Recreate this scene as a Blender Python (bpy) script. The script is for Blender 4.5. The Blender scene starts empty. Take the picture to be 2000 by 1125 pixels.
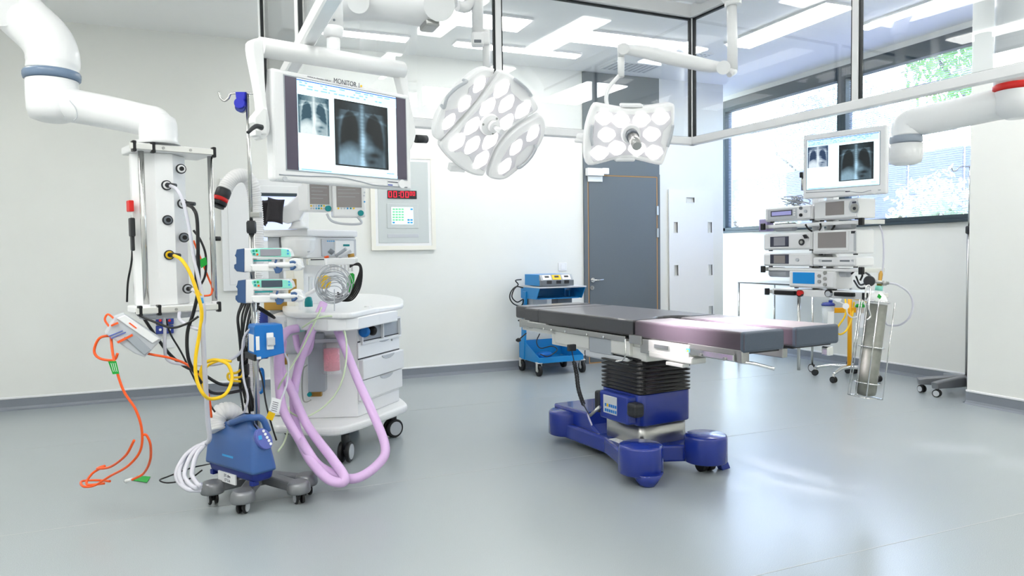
import bpy, bmesh, math, random
from mathutils import Vector, Matrix, noise
random.seed(7)
scene = bpy.context.scene
COL = scene.collection
# ---------------------------------------------------------------- camera
FOC = 1417.77
CH = 1.3
RC = Matrix(((0.92093332, -0.38946426, -0.01412115),
             (0.03109965, 0.03732366, 0.99881918),
             (-0.38847732, -0.92028503, 0.0464848)))     # world -> camera
CAMP = Vector((0, 0, CH))
cd = bpy.data.cameras.new('camera'); cam = bpy.data.objects.new('camera', cd); COL.objects.link(cam)
cam.matrix_world = Matrix.Translation(CAMP) @ RC.transposed().to_4x4()
cd.sensor_width = 36; cd.lens = FOC / 2000 * 36; cd.clip_start = .05; cd.clip_end = 200
scene.camera = cam
# ---------------------------------------------------------------- world, sun, exposure
w = bpy.data.worlds.new('sky'); scene.world = w; w.use_nodes = True
nt = w.node_tree; bg = nt.nodes['Background']
sky = nt.nodes.new('ShaderNodeTexSky'); sky.sky_type = 'NISHITA'; sky.sun_disc = False
sky.sun_elevation = math.radians(48); sky.sun_rotation = math.radians(60); sky.air_density = 1.0; sky.dust_density = 1.0
nt.links.new(sky.outputs['Color'], bg.inputs['Color']); bg.inputs['Strength'].default_value = 2.6
sd = bpy.data.lights.new('sun', 'SUN'); sun = bpy.data.objects.new('sun', sd); COL.objects.link(sun)
sd.energy = 14.0; sd.angle = .01; sd.color = (1, .97, .9)
sun.rotation_euler = Vector((-.04, -.85, -1.0)).to_track_quat('-Z', 'Y').to_euler()
vs = scene.view_settings
vs.view_transform = 'Standard'; vs.look = 'None'; vs.gamma = 1; vs.use_curve_mapping = False; vs.exposure = 0.0
PANEL_E = 15.5     # ceiling light diffusers
LED_E = 3.0       # operating lamp lenses

# ---------------------------------------------------------------- materials
def lin(c): return tuple((v/255/12.92 if v/255 <= .04045 else ((v/255+.055)/1.055)**2.4) for v in c)
MATS = {}
def mat(name, rgb, rough=.5, metal=0, emit=0, coat=0, alpha=1, trans=0, noise_amt=0, noise_scale=60, bump=0, ior=1.45, sheen=0):
    m = bpy.data.materials.new(name); m.use_nodes = True; MATS[name] = m
    t = m.node_tree; b = t.nodes['Principled BSDF']; c = lin(rgb)
    b.inputs['Base Color'].default_value = (*c, 1); b.inputs['Roughness'].default_value = rough
    b.inputs['Metallic'].default_value = metal; b.inputs['Coat Weight'].default_value = coat
    b.inputs['Alpha'].default_value = alpha; b.inputs['Transmission Weight'].default_value = trans; b.inputs['IOR'].default_value = ior
    if sheen: b.inputs['Sheen Weight'].default_value = sheen; b.inputs['Sheen Roughness'].default_value = .35; b.inputs['Sheen Tint'].default_value = (1, .93, .97, 1)
    if emit: b.inputs['Emission Color'].default_value = (*c, 1); b.inputs['Emission Strength'].default_value = emit
    if noise_amt or bump:
        tc = t.nodes.new('ShaderNodeTexCoord'); n = t.nodes.new('ShaderNodeTexNoise')
        n.inputs['Scale'].default_value = noise_scale; n.inputs['Detail'].default_value = 4
        t.links.new(tc.outputs['Object'], n.inputs['Vector'])
        if noise_amt:
            mr = t.nodes.new('ShaderNodeMapRange'); mr.inputs['To Min'].default_value = 1-noise_amt; mr.inputs['To Max'].default_value = 1+noise_amt
            mr.inputs['From Min'].default_value = .3; mr.inputs['From Max'].default_value = .7
            mx = t.nodes.new('ShaderNodeVectorMath'); mx.operation = 'SCALE'; mx.inputs[0].default_value = c
            t.links.new(n.outputs['Fac'], mr.inputs['Value']); t.links.new(mr.outputs['Result'], mx.inputs['Scale'])
            t.links.new(mx.outputs['Vector'], b.inputs['Base Color'])
        if bump:
            bp = t.nodes.new('ShaderNodeBump'); bp.inputs['Strength'].default_value = bump; bp.inputs['Distance'].default_value = .004
            t.links.new(n.outputs['Fac'], bp.inputs['Height']); t.links.new(bp.outputs['Normal'], b.inputs['Normal'])
    return m
def glassmat(name, tint, boost):
    m = bpy.data.materials.new(name); m.use_nodes = True; MATS[name] = m; t = m.node_tree; t.nodes.clear()
    o = t.nodes.new('ShaderNodeOutputMaterial'); mx = t.nodes.new('ShaderNodeMixShader'); lw = t.nodes.new('ShaderNodeLayerWeight')
    lw.inputs['Blend'].default_value = .5; pw = t.nodes.new('ShaderNodeMath'); pw.operation = 'POWER'; pw.inputs[1].default_value = 4.0
    ml = t.nodes.new('ShaderNodeMath'); ml.operation = 'MULTIPLY_ADD'; ml.inputs[1].default_value = 1-boost; ml.inputs[2].default_value = boost
    tr = t.nodes.new('ShaderNodeBsdfTransparent'); tr.inputs['Color'].default_value = (*tint, 1)
    gl = t.nodes.new('ShaderNodeBsdfGlossy'); gl.inputs['Roughness'].default_value = .0
    t.links.new(lw.outputs['Facing'], pw.inputs[0]); t.links.new(pw.outputs[0], ml.inputs[0])
    t.links.new(ml.outputs[0], mx.inputs[0]); t.links.new(tr.outputs[0], mx.inputs[1]); t.links.new(gl.outputs[0], mx.inputs[2]); t.links.new(mx.outputs[0], o.inputs['Surface'])
    return m
mat('wall', (232, 233, 229), .6, noise_amt=.01, noise_scale=3)
mat('ceil', (246, 246, 244), .8)
def floor_material():
    m = mat('floor', (160, 165, 165), .32, coat=.35); m.node_tree.nodes['Principled BSDF'].inputs['Coat Roughness'].default_value = .22; t = m.node_tree; b = t.nodes['Principled BSDF']
    tc = t.nodes.new('ShaderNodeTexCoord')
    n1 = t.nodes.new('ShaderNodeTexNoise'); n1.inputs['Scale'].default_value = 420; n1.inputs['Detail'].default_value = 2
    n2 = t.nodes.new('ShaderNodeTexNoise'); n2.inputs['Scale'].default_value = 1.3; n2.inputs['Detail'].default_value = 5
    r1 = t.nodes.new('ShaderNodeValToRGB'); r1.color_ramp.elements[0].position = .36; r1.color_ramp.elements[1].position = .66
    r1.color_ramp.elements[0].color = (*lin((138, 146, 149)), 1); r1.color_ramp.elements[1].color = (*lin((174, 182, 185)), 1)
    mr = t.nodes.new('ShaderNodeMapRange'); mr.inputs['To Min'].default_value = .93; mr.inputs['To Max'].default_value = 1.07
    sc = t.nodes.new('ShaderNodeVectorMath'); sc.operation = 'SCALE'
    rr = t.nodes.new('ShaderNodeMapRange'); rr.inputs['To Min'].default_value = .22; rr.inputs['To Max'].default_value = .42
    for n in (n1, n2): t.links.new(tc.outputs['Object'], n.inputs['Vector'])
    t.links.new(n1.outputs['Fac'], r1.inputs['Fac']); t.links.new(n2.outputs['Fac'], mr.inputs['Value']); t.links.new(n2.outputs['Fac'], rr.inputs['Value'])
    t.links.new(r1.outputs['Color'], sc.inputs[0]); t.links.new(mr.outputs['Result'], sc.inputs['Scale'])
    t.links.new(sc.outputs['Vector'], b.inputs['Base Color']); t.links.new(rr.outputs['Result'], b.inputs['Roughness'])
floor_material()
mat('skirt', (128, 133, 142), .45, noise_amt=.08, noise_scale=300)
mat('seam', (176, 180, 180), .4)
mat('white_trim', (240, 240, 242), .35)
mat('white', (234, 235, 236), .3, coat=.2)
mat('lampwhite', (250, 250, 251), .3, coat=.2)
mat('offwhite', (236, 237, 239), .38)
mat('cream', (236, 234, 224), .4)
mat('ltgrey', (192, 196, 202), .4)
mat('lampgrey', (226, 224, 230), .4)
mat('grey', (160, 166, 174), .4)
mat('panelgrey', (198, 204, 204), .4)
mat('midgrey', (112, 118, 126), .4)
mat('dark', (38, 40, 44), .4)
mat('black', (18, 18, 20), .4)
mat('rubber', (26, 26, 28), .55)
mat('bellow', (22, 22, 26), .14)
mat('steel', (200, 200, 198), .22, metal=1)
mat('chrome', (225, 225, 225), .1, metal=1)
mat('alu', (222, 222, 218), .35, metal=.45)
mat('satin', (176, 176, 174), .3, metal=.9)
mat('basegrey', (132, 134, 138), .35, metal=.5)
mat('frame_dark', (52, 66, 74), .4)
mat('gasket', (20, 26, 30), .5)
mat('door', (98, 106, 112), .45, noise_amt=.03, noise_scale=200)
mat('wood', (196, 150, 96), .5)
mat('pad', (60, 60, 64), .36, coat=.25, sheen=.25, noise_amt=.1, noise_scale=500, bump=.15)
mat('padlit', (70, 60, 70), .4, coat=.2, sheen=1.0, noise_amt=.05, noise_scale=500, bump=.15)  # strong pinkish sheen imitates lamp glare on the leg pad tops
mat('padend', (74, 84, 98), .45, noise_amt=.1, noise_scale=400)
mat('navy', (28, 50, 140), .25, coat=.4)
mat('blowerblue', (58, 96, 156), .35, coat=.2)
mat('blowerdark', (24, 44, 128), .35)
mat('blowerpanel', (92, 104, 178), .4)
mat('slateblue', (60, 92, 138), .4)
mat('boxblue', (16, 112, 192), .4)
mat('trolleyblue', (22, 132, 200), .35)
mat('hookblue', (30, 40, 190), .35)
mat('lilac', (214, 180, 224), .4)
mat('mint', (146, 228, 212), .4); mat('cushion', (46, 44, 48), .85); mat('screengreen', (120, 205, 150), .4, emit=.35)
mat('teal', (0, 136, 140), .4)
mat('brass', (180, 140, 70), .3, metal=.8)
mat('yellow', (240, 196, 20), .4)
mat('orange', (240, 92, 30), .4)
mat('standyellow', (242, 172, 8), .35)
mat('hose', (232, 232, 232), .5)
mat('greyhose', (204, 204, 214), .4)
mat('tubegreen', (206, 222, 190), .4)
mat('red', (214, 30, 26), .4)
mat('green', (16, 160, 50), .5)
mat('pink', (240, 130, 150), .7, noise_amt=.25, noise_scale=160, bump=.5)
mat('labelw', (236, 238, 240), .5)
mat('labelblue', (60, 160, 220), .5)
mat('screenoff', (146, 140, 140), .12)
mat('screendark', (70, 84, 98), .15)
mat('screenblue', (0, 108, 170), .3, emit=.6)
mat('screenlilac', (150, 150, 200), .3, emit=.4)
mat('screengrey', (150, 150, 160), .15)
mat('screenwhite', (226, 248, 255), .3, emit=1.0)
mat('screenside', (84, 78, 96), .2)
mat('viewer', (205, 215, 250), .3, emit=.55); mat('menutext', (120, 170, 215), .3, emit=.6); mat('lead', (176, 180, 186), .35)
mat('screenbar', (190, 224, 244), .3, emit=.8)
mat('titlebar', (40, 90, 170), .3, emit=.8)
mat('led', (255, 252, 248), .3, emit=LED_E)
mat('added_canopy_light', (255, 254, 250), .4, emit=5.0)
mat('panel_light', (255, 254, 250), .4, emit=PANEL_E)
mat('redled', (255, 20, 50), .4, emit=1.6)
mat('ink', (60, 62, 80), .5)
mat('coverblue', (110, 130, 155), .25)
mat('capgrey', (150, 160, 172), .3)
mat('clear', (230, 236, 240), .15, trans=.0, alpha=.45)
mat('canister', (236, 240, 244), .15, alpha=.22)
mat('lilacbox', (170, 160, 205), .4)
mat('cylinder_steel', (128, 130, 124), .45, metal=.3, noise_amt=.16, noise_scale=18)
mat('leaf_a', (140, 190, 90), .5); mat('leaf_b', (205, 228, 222), .5); mat('leaf_c', (225, 235, 215), .6)  # leaf_b and leaf_c have overexposure put into their pale colour
mat('bark', (110, 96, 80), .8); mat('ground', (150, 160, 130), .9); mat('fence', (142, 140, 160), .8)
mat('slat', (184, 188, 222), .4)
glassmat('glass', (.97, .985, .995), .1)
glassmat('winglass', (.97, .98, .98), .05)
m = mat('xray', (255, 255, 255), .4); t = m.node_tree; a = t.nodes.new('ShaderNodeAttribute'); a.attribute_name = 'Col'
b = t.nodes['Principled BSDF']; b.inputs['Base Color'].default_value = (0, 0, 0, 1)
t.links.new(a.outputs['Color'], b.inputs['Emission Color']); b.inputs['Emission Strength'].default_value = 1.0

# ---------------------------------------------------------------- helpers
def ray(px, py):
    return RC.transposed() @ Vector((px-1000, -(py-562.5), -FOC))
def at(px, py, d):                       # point seen at a pixel, d metres along the optical axis
    return CAMP + ray(px, py) * (d/FOC)
def dep(p): return -(RC @ (Vector(p)-CAMP)).z
def on(px, py, ax, v):
    r = ray(px, py); return CAMP + r * ((v-CAMP[ax])/r[ax])
class Fr:                                 # a local frame: x along the face, y into the object, z up
    def __init__(s, o, rz=0, R=None):
        s.o = Vector(o); s.R = R if R else Matrix.Rotation(math.radians(rz), 3, 'Z'); s.M = Matrix.Translation(s.o) @ s.R.to_4x4()
    def W(s, x, y, z): return s.o + s.R @ Vector((x, y, z))
    def pt(s, px, py, x=None, y=None, z=None):
        d = s.R.transposed() @ ray(px, py); c = s.R.transposed() @ (CAMP - s.o)
        ax, v = (0, x) if x is not None else (1, y) if y is not None else (2, z)
        return c + d*((v-c[ax])/d[ax])
    def wp(s, px, py, **k): p = s.pt(px, py, **k); return s.W(*p)
    def box(s, bm, xr, yr, zr, bev=0, seg=2):
        g = bmesh.ops.create_cube(bm, size=1)['verts']
        sx, sy, sz = xr[1]-xr[0], yr[1]-yr[0], zr[1]-zr[0]
        L = Matrix.Translation(((xr[0]+xr[1])/2, (yr[0]+yr[1])/2, (zr[0]+zr[1])/2)) @ Matrix.Diagonal((sx, sy, sz, 1))
        bmesh.ops.transform(bm, matrix=s.M @ L, verts=g)
        if bev > 0:
            bev = min(bev, abs(sx)*.49, abs(sy)*.49, abs(sz)*.49)
            es = list({e for v in g for e in v.link_edges})
            bmesh.ops.bevel(bm, geom=es, offset=bev, segments=seg, profile=.5, affect='EDGES')
        return bm
    def rect(s, x0, y0, x1, y1, y=0):
        cx, cy = (x0+x1)/2, (y0+y1)/2
        return (s.pt(x0, cy, y=y).x, s.pt(x1, cy, y=y).x), (s.pt(cx, y1, y=y).z, s.pt(cx, y0, y=y).z)
    def pbox(s, bm, x0, y0, x1, y1, ya=0, yb=.01, bev=0, seg=2):        # box whose front (y=ya) covers the pixel rect
        xr, zr = s.rect(x0, y0, x1, y1, ya); return s.box(bm, xr, (ya, yb), zr, bev, seg)
    def sbox(s, bm, x0, y0, x1, y1, xa=0, xb=.01, bev=0, seg=2):        # the same on a side face x=xa
        cx, cy = (x0+x1)/2, (y0+y1)/2
        ys = sorted((s.pt(x0, cy, x=xa).y, s.pt(x1, cy, x=xa).y)); zs = (s.pt(cx, y1, x=xa).z, s.pt(cx, y0, x=xa).z)
        return s.box(bm, (xa, xb), ys, zs, bev, seg)
    def prism(s, bm, pts, ya, yb, bev=0, seg=2):                      # local xz polygon extruded along y
        return prism(bm, [s.W(p[0], ya, p[1]) for p in pts], s.R @ Vector((0, yb-ya, 0)), bev, seg)
    def pprism(s, bm, pxs, ya, yb, bev=0, seg=2):
        q = [s.pt(p[0], p[1], y=ya) for p in pxs]; return s.prism(bm, [(v.x, v.z) for v in q], ya, yb, bev, seg)
    def zprism(s, bm, pts, z0, z1, bev=0, seg=2):                     # local xy polygon extruded up
        return prism(bm, [s.W(p[0], p[1], z0) for p in pts], Vector((0, 0, z1-z0)), bev, seg)
    def disc(s, bm, px, py, r, ya=0, yb=.01, seg=20, r1=None):
        p = s.pt(px, py, y=ya); return rod(bm, s.W(p.x, ya, p.z), s.W(p.x, yb, p.z), r, seg, r1)
def prism(bm, ws, ext, bev=0, seg=2):
    a = [bm.verts.new(p) for p in ws]; b = [bm.verts.new(p+ext) for p in ws]; n = len(a)
    fs = [bm.faces.new(a), bm.faces.new(b[::-1])] + [bm.faces.new((a[i], b[i], b[(i+1) % n], a[(i+1) % n])) for i in range(n)]
    bmesh.ops.recalc_face_normals(bm, faces=fs)
    if bev:
        es = list({e for f in fs[:2] for e in f.edges})
        bmesh.ops.bevel(bm, geom=es, offset=bev, segments=seg, profile=.5, affect='EDGES')
    return bm
W0 = Fr((0, 0, 0))
def basis(d):
    d = d.normalized(); u = Vector((0, 0, 1)) if abs(d.z) < .95 else Vector((1, 0, 0))
    a = d.cross(u).normalized(); return a, d.cross(a)
def rod(bm, p, q, r, seg=14, r1=None):
    p = Vector(p); q = Vector(q); r1 = r if r1 is None else r1; a, b = basis(q-p)
    A = []; B = []
    for i in range(seg):
        t = 2*math.pi*i/seg; v = a*math.cos(t)+b*math.sin(t); A.append(bm.verts.new(p+v*r)); B.append(bm.verts.new(q+v*r1))
    fs = [bm.faces.new((A[i], A[(i+1) % seg], B[(i+1) % seg], B[i])) for i in range(seg)]
    for f in fs: f.smooth = True
    fs += [bm.faces.new(A[::-1]), bm.faces.new(B)]
    bmesh.ops.recalc_face_normals(bm, faces=fs); return bm
def catmull(pts, n):
    P = [Vector(p) for p in pts]; out = []
    if len(P) < 3: return [P[0].lerp(P[1], i/n) for i in range(n+1)]
    Q = [P[0]*2-P[1]] + P + [P[-1]*2-P[-2]]
    for i in range(1, len(Q)-2):
        a, b, c, d = Q[i-1:i+3]
        for k in range(n):
            t = k/n; out.append(.5*((2*b)+(c-a)*t+(2*a-5*b+4*c-d)*t*t+(3*b-a-3*c+d)*t**3))
    out.append(P[-1]); return out
def tube(bm, pts, r, n=6, seg=8, raw=False, rf=None, closed=False):
    P = pts if raw else catmull(pts, n); N = len(P)
    t0 = (P[1]-P[0]).normalized(); a, _ = basis(t0); rings = []
    for i, p in enumerate(P):
        tg = (P[min(i+1, N-1)]-P[max(i-1, 0)])
        tg = tg.normalized() if tg.length > 1e-9 else t0
        a = (a - tg*a.dot(tg)); a = a.normalized() if a.length > 1e-6 else basis(tg)[0]
        b = tg.cross(a); rr = rf(i/(N-1)) if rf else r
        rings.append([bm.verts.new(p+(a*math.cos(2*math.pi*k/seg)+b*math.sin(2*math.pi*k/seg))*rr) for k in range(seg)])
    fs = []
    for i in range(N-1):
        for k in range(seg):
            f = bm.faces.new((rings[i][k], rings[i][(k+1) % seg], rings[i+1][(k+1) % seg], rings[i+1][k])); f.smooth = True; fs.append(f)
    fs.append(bm.faces.new(rings[0][::-1])); fs.append(bm.faces.new(rings[-1])); bmesh.ops.recalc_face_normals(bm, faces=fs)
    return bm
def lathe(bm, o, prof, seg=24, axis=(0, 0, 1)):         # prof: list of (radius, height) along axis
    o = Vector(o); d = Vector(axis).normalized(); a, b = basis(d); rings = []
    for r, h in prof:
        rings.append([bm.verts.new(o+d*h+(a*math.cos(2*math.pi*k/seg)+b*math.sin(2*math.pi*k/seg))*max(r, 1e-4)) for k in range(seg)])
    fs = []
    for i in range(len(rings)-1):
        for k in range(seg):
            f = bm.faces.new((rings[i][k], rings[i][(k+1) % seg], rings[i+1][(k+1) % seg], rings[i+1][k])); f.smooth = True; fs.append(f)
    fs.append(bm.faces.new(rings[0][::-1])); fs.append(bm.faces.new(rings[-1])); bmesh.ops.recalc_face_normals(bm, faces=fs)
    return bm
def ripple(pts, r, amp, pitch, seg=16):                # corrugated hose
    P = catmull(pts, 40); L = [0]
    for i in range(1, len(P)): L.append(L[-1]+(P[i]-P[i-1]).length)
    tot = L[-1]; n = max(8, int(tot/pitch*3)); out = []; j = 0
    for i in range(n+1):
        s = tot*i/n
        while j < len(P)-2 and L[j+1] < s: j += 1
        out.append(P[j].lerp(P[j+1], (s-L[j])/max(1e-9, L[j+1]-L[j])))
    cnt = [0]
    def rf(t):
        i = round(t*n); return r-(amp if i % 3 == 0 else 0)
    bm = bmesh.new(); tube(bm, out, r, seg=seg, raw=True, rf=rf); return bm
def B(): return bmesh.new()
def setp(o, label=None, cat=None, group=None, kind=None):
    if label: o['label'] = label
    if cat: o['category'] = cat
    if group: o['group'] = group
    if kind: o['kind'] = kind
    return o
def obj(name, bm, m, parent=None, label=None, cat=None, group=None, kind=None, smooth=None):
    me = bpy.data.meshes.new(name)
    if smooth:
        for f in bm.faces: f.smooth = True
    if parent is not None:
        bm.transform(wm(parent).inverted()); loc = None
    else:
        xs = [v.co.x for v in bm.verts]; ys = [v.co.y for v in bm.verts]; z = min(v.co.z for v in bm.verts)
        loc = Vector(((min(xs)+max(xs))/2, (min(ys)+max(ys))/2, z)); bm.transform(Matrix.Translation(-loc))
    bm.to_mesh(me); bm.free(); me.materials.append(MATS[m]); o = bpy.data.objects.new(name, me); COL.objects.link(o)
    if parent is not None: o.parent = parent
    else: o.location = loc
    return setp(o, label, cat, group, kind)
def wm(o):
    m = Matrix.LocRotScale(o.location, o.rotation_euler, o.scale)
    return (wm(o.parent) @ m) if o.parent else m
def thing(name, label, cat, loc, rz=0, group=None):
    o = bpy.data.objects.new(name, None); COL.objects.link(o); o.location = loc; o.rotation_euler = (0, 0, math.radians(rz))
    o.empty_display_size = .1
    return setp(o, label, cat, group)
def dup(root, loc, rz=None, label=None):
    r = root.copy(); COL.objects.link(r); r.location = loc
    if rz is not None: r.rotation_euler = (0, 0, math.radians(rz))
    if label: r['label'] = label
    def rec(src, dst):
        for ch in [c for c in KIDS if c.parent == src]:
            c = ch.copy(); COL.objects.link(c); c.parent = dst; rec(ch, c)
    KIDS = [o for o in bpy.data.objects if o.parent is not None and o != r]
    rec(root, r); return r
def text(fr, s, px, py, h, y, m, parent, name='lettering', w=None, align='CENTER'):
    cu = bpy.data.curves.new(name, 'FONT'); cu.body = s; cu.size = h; cu.align_x = align; cu.align_y = 'CENTER'; cu.extrude = .0004
    tmp = bpy.data.objects.new('tmp', cu); COL.objects.link(tmp)
    me = bpy.data.meshes.new_from_object(tmp); bpy.data.objects.remove(tmp)
    bm = B(); bm.from_mesh(me)
    bm.transform(Matrix.Rotation(math.radians(90), 4, 'X'))
    if w:
        xs = [v.co.x for v in bm.verts]; k = w/(max(xs)-min(xs)); bm.transform(Matrix.Diagonal((k, 1, 1, 1)))
    p = fr.pt(px, py, y=y); bm.transform(fr.M @ Matrix.Translation((p.x, y, p.z)))
    return obj(name, bm, m, parent)
def cable(name, pts, r, m, label, group=None, cat='cable', n=7, seg=8):
    return obj(name, tube(B(), [at(*p) for p in pts], r, n, seg), m, None, label, cat, group)
# ================================================================ the room
YB, XR, CZ = 7.5, 6.6, 3.4
def st(name, bm, m, parent=None, **k): return obj(name, bm, m, parent, kind='structure' if parent is None else None, **k)
fl = st('floor', W0.box(B(), (-3.1, 7.0), (-2.1, 8.8), (-.1, 0)), 'floor')
for y in (2.25, 4.06, 5.9): st('floor_seam', W0.box(B(), (-3, XR if y > 4.06 else 5.85), (y, y+.006), (-.002, .0008)), 'seam', fl)
st('ceiling', W0.box(B(), (-3.1, 7.0), (-2.1, 8.8), (CZ, CZ+.1)), 'ceil')
st('wall_back', W0.box(B(), (-3.1, 6.1), (YB, YB+.15), (0, CZ)), 'wall')
st('wall_back_closure', W0.box(B(), (6.1, 7.0), (8.6, 8.75), (0, CZ)), 'wall')  # unseen wall piece, added to close the room against outside light
st('wall_left', W0.box(B(), (-3.1, -3.0), (-2.1, YB), (0, CZ)), 'wall')
st('wall_front', W0.box(B(), (-3.1, 6.0), (-2.2, -2.1), (0, CZ)), 'wall')
SILL, HEAD = 1.575, 3.19
bm = B(); W0.box(bm, (XR, XR+.16), (4.0, 8.6), (0, SILL)); st('wall_right', bm, 'wall')
bm = B(); W0.box(bm, (XR, XR+.16), (8.12, 8.6), (SILL, CZ)); W0.box(bm, (XR, XR+.16), (4.0, 8.12), (3.34, CZ)); st('wall_right_lintel', bm, 'wall')
st('wall_right_projection', W0.box(B(), (5.84, 6.76), (-2.1, 4.08), (0, CZ), .006, 1), 'wall')
def skirting(name, fr, L, x0=0):
    bm = B(); prof = [(0, 0), (.0, .1), (-.006, .1), (-.008, .03), (-.016, .012), (-.035, .001), (-.035, 0)]
    ws = [fr.W(x0, p[0], p[1]) for p in prof]; prism(bm, ws, fr.R @ Vector((L-x0, 0, 0)))
    o = st(name, bm, 'skirt'); st('cap_strip', fr.box(B(), (x0, L), (-.009, 0), (.098, .116), .003, 1), 'white_trim', o); return o
WB = Fr((0, YB, 0), 0); WR = Fr((XR, 8.6, 0), -90); WP = Fr((5.84, 4.08, 0), -90)
skirting('baseboard_back', WB, 4.08, -3.0); skirting('baseboard_back_end', WB, 6.1, 5.13)
skirting('baseboard_right', WR, 4.52); skirting('baseboard_projection', WP, 6.1)
skirting('baseboard_projection_end', Fr((5.84, 4.08, 0), 180), 0, -.76)
# windows in the right wall
def window(n, y0, y1):
    root = setp(thing('window_%d' % n, None, None, (XR+.05, (y0+y1)/2, SILL)), kind='structure')
    bm = B(); X = (XR-.01, XR+.1)
    for a in ((y0, y0+.06), (y1-.06, y1)): W0.box(bm, X, a, (SILL, 3.34), .004, 1)
    W0.box(bm, X, (y0, y1), (SILL, SILL+.045), .004, 1); obj('window_frame', bm, 'frame_dark', root)
    obj('blind_box', W0.box(B(), (XR-.01, XR+.1), (y0+.06, y1-.06), (HEAD, 3.34), .004, 1), 'frame_dark', root)
    obj('window_sill', W0.box(B(), (XR-.045, XR+.02), (y0, y1), (SILL-.03, SILL), .004, 1), 'frame_dark', root)
    obj('pane', W0.box(B(), (XR+.085, XR+.093), (y0+.05, y1-.05), (SILL+.03, HEAD+.02)), 'winglass', root)
    bm = B(); z = SILL+.06
    while z < HEAD-.01:
        W0.box(bm, (XR+.045, XR+.066), (y0+.065, y1-.065), (z, z+.0028)); z += .021
    obj('blind_slats', bm, 'slat', root, kind='stuff')
window(1, 6.1, 8.12); window(2, 4.06, 6.1)
# door
D = setp(thing('door_1', None, None, (4.6, YB, 0)), kind='structure')
obj('door_panel', WB.box(B(), (4.08, 5.125), (-.02, .0), (2.24, 3.395)), 'door', D)
bm = B(); WB.box(bm, (4.08, 4.125), (-.03, 0), (0, 2.24)); WB.box(bm, (5.09, 5.125), (-.03, 0), (0, 2.24)); WB.box(bm, (4.125, 5.09), (-.03, 0), (2.215, 2.24)); obj('door_frame', bm, 'door', D)
bm = B(); WB.box(bm, (4.125, 4.137), (-.026, 0), (.0, 2.213)); WB.box(bm, (5.078, 5.09), (-.026, 0), (0, 2.213)); WB.box(bm, (4.137, 5.078), (-.026, 0), (2.203, 2.213)); WB.box(bm, (4.137, 5.078), (-.026, 0), (.0, .012)); obj('edge_strip', bm, 'wood', D)
lf = obj('door_leaf', WB.box(B(), (4.14, 5.075), (-.032, 0), (.014, 2.2), .003, 1), 'door', D)
p = WB.pt(1157, 547, y=-.03); bm = B(); rod(bm, (p.x, YB-.034, p.z), (p.x, YB-.046, p.z), .027, 20); rod(bm, (p.x, YB-.04, p.z), (p.x, YB-.09, p.z), .011)
tube(bm, [(p.x, YB-.085, p.z), (p.x+.05, YB-.09, p.z), (p.x+.12, YB-.085, p.z+.003)], .009); obj('door_handle', bm, 'chrome', lf)
p = WB.pt(1156, 562, y=-.03); bm = B(); rod(bm, (p.x, YB-.034, p.z), (p.x, YB-.044, p.z), .025, 20); WB.box(bm, (p.x-.006, p.x+.006), (-.052, -.03), (p.z-.012, p.z+.012)); obj('lock', bm, 'satin', lf)
for z in (1.75, 1.98-.5): obj('hinge', WB.box(B(), (5.07, 5.1), (-.042, -.028), (z, z+.11), .003, 1), 'satin', lf)
bm = B(); WB.pbox(bm, 1148, 328, 1180, 343, -.09, -.03, .006); WB.pbox(bm, 1178, 328, 1190, 340, -.085, -.03, .006); o = obj('door_closer', bm, 'offwhite', D)
obj('closer_plate', WB.pbox(B(), 1148, 344, 1177, 355, -.045, -.03, .003), 'alu', o)
# ---------------------------------------------------------------- ceiling fittings
def clight(x0, x1, y0, y1, label, group):
    r = thing('ceiling_light', label, 'ceiling light', ((x0+x1)/2, (y0+y1)/2, CZ-.02), 0, group)
    bm = B(); f = .015
    for a, b_ in (((x0-f, x0), (y0-f, y1+f)), ((x1, x1+f), (y0-f, y1+f)), ((x0, x1), (y0-f, y0)), ((x0, x1), (y1, y1+f))): W0.box(bm, a, b_, (CZ-.02, CZ))
    obj('light_frame', bm, 'white', r); obj('diffuser', W0.box(B(), (x0, x1), (y0, y1), (CZ-.035, CZ-.004), .004, 1), 'panel_light', r)
g = 'recessed panel lights in the ceiling'
clight(1.55, 2.75, 5.98, 6.3, 'recessed white ceiling light panel behind the large lamp arm, left of the tall glass post', g)
clight(3.3, 4.52, 6.08, 6.4, 'recessed white ceiling light panel above the smaller operating lamp arm', g)
clight(4.9, 5.2, 4.7, 5.98, 'long ceiling light panel seen through the right glass screen, running toward the window', g)
clight(5.72, 5.84, 4.2, 5.1, 'narrow glowing strip standing for a reflection near the window at the upper right', g)  # probable reflection, built as a glowing strip
g = 'slim glowing strips standing for lamp reflections'  # reflections in the glass, built as glowing strips at the ceiling
clight(1.0, 1.86, 6.86, 6.98, 'slim glowing strip standing for a lamp reflection above the large monitor arm', g)
clight(2.34, 3.7, 6.82, 6.94, 'slim glowing strip standing for a lamp reflection behind the large round operating lamp', g)
g = 'unseen ceiling panels added to light the near half of the room'  # panels out of view, added to brighten the room
for x, y, l in ((-1.7, 4.8, 'beside the left wall above the supply pendant'), (-.5, 1.9, 'just left of the near end of the glass screen'), (-1.7, 2.6, 'beside the left wall, level with the operating lamps'), (-1.7, .2, 'beside the left wall near the front'), (.9, -.6, 'near the front wall, left of centre'), (3.2, -.6, 'near the front wall, right of centre'), (4.9, .4, 'beside the right wall near the front'), (4.9, 2.6, 'beside the right wall, level with the table foot')):
    clight(x-.3, x+.3, y-.6, y+.6, 'wide unseen ceiling light panel added '+l, g)
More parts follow.
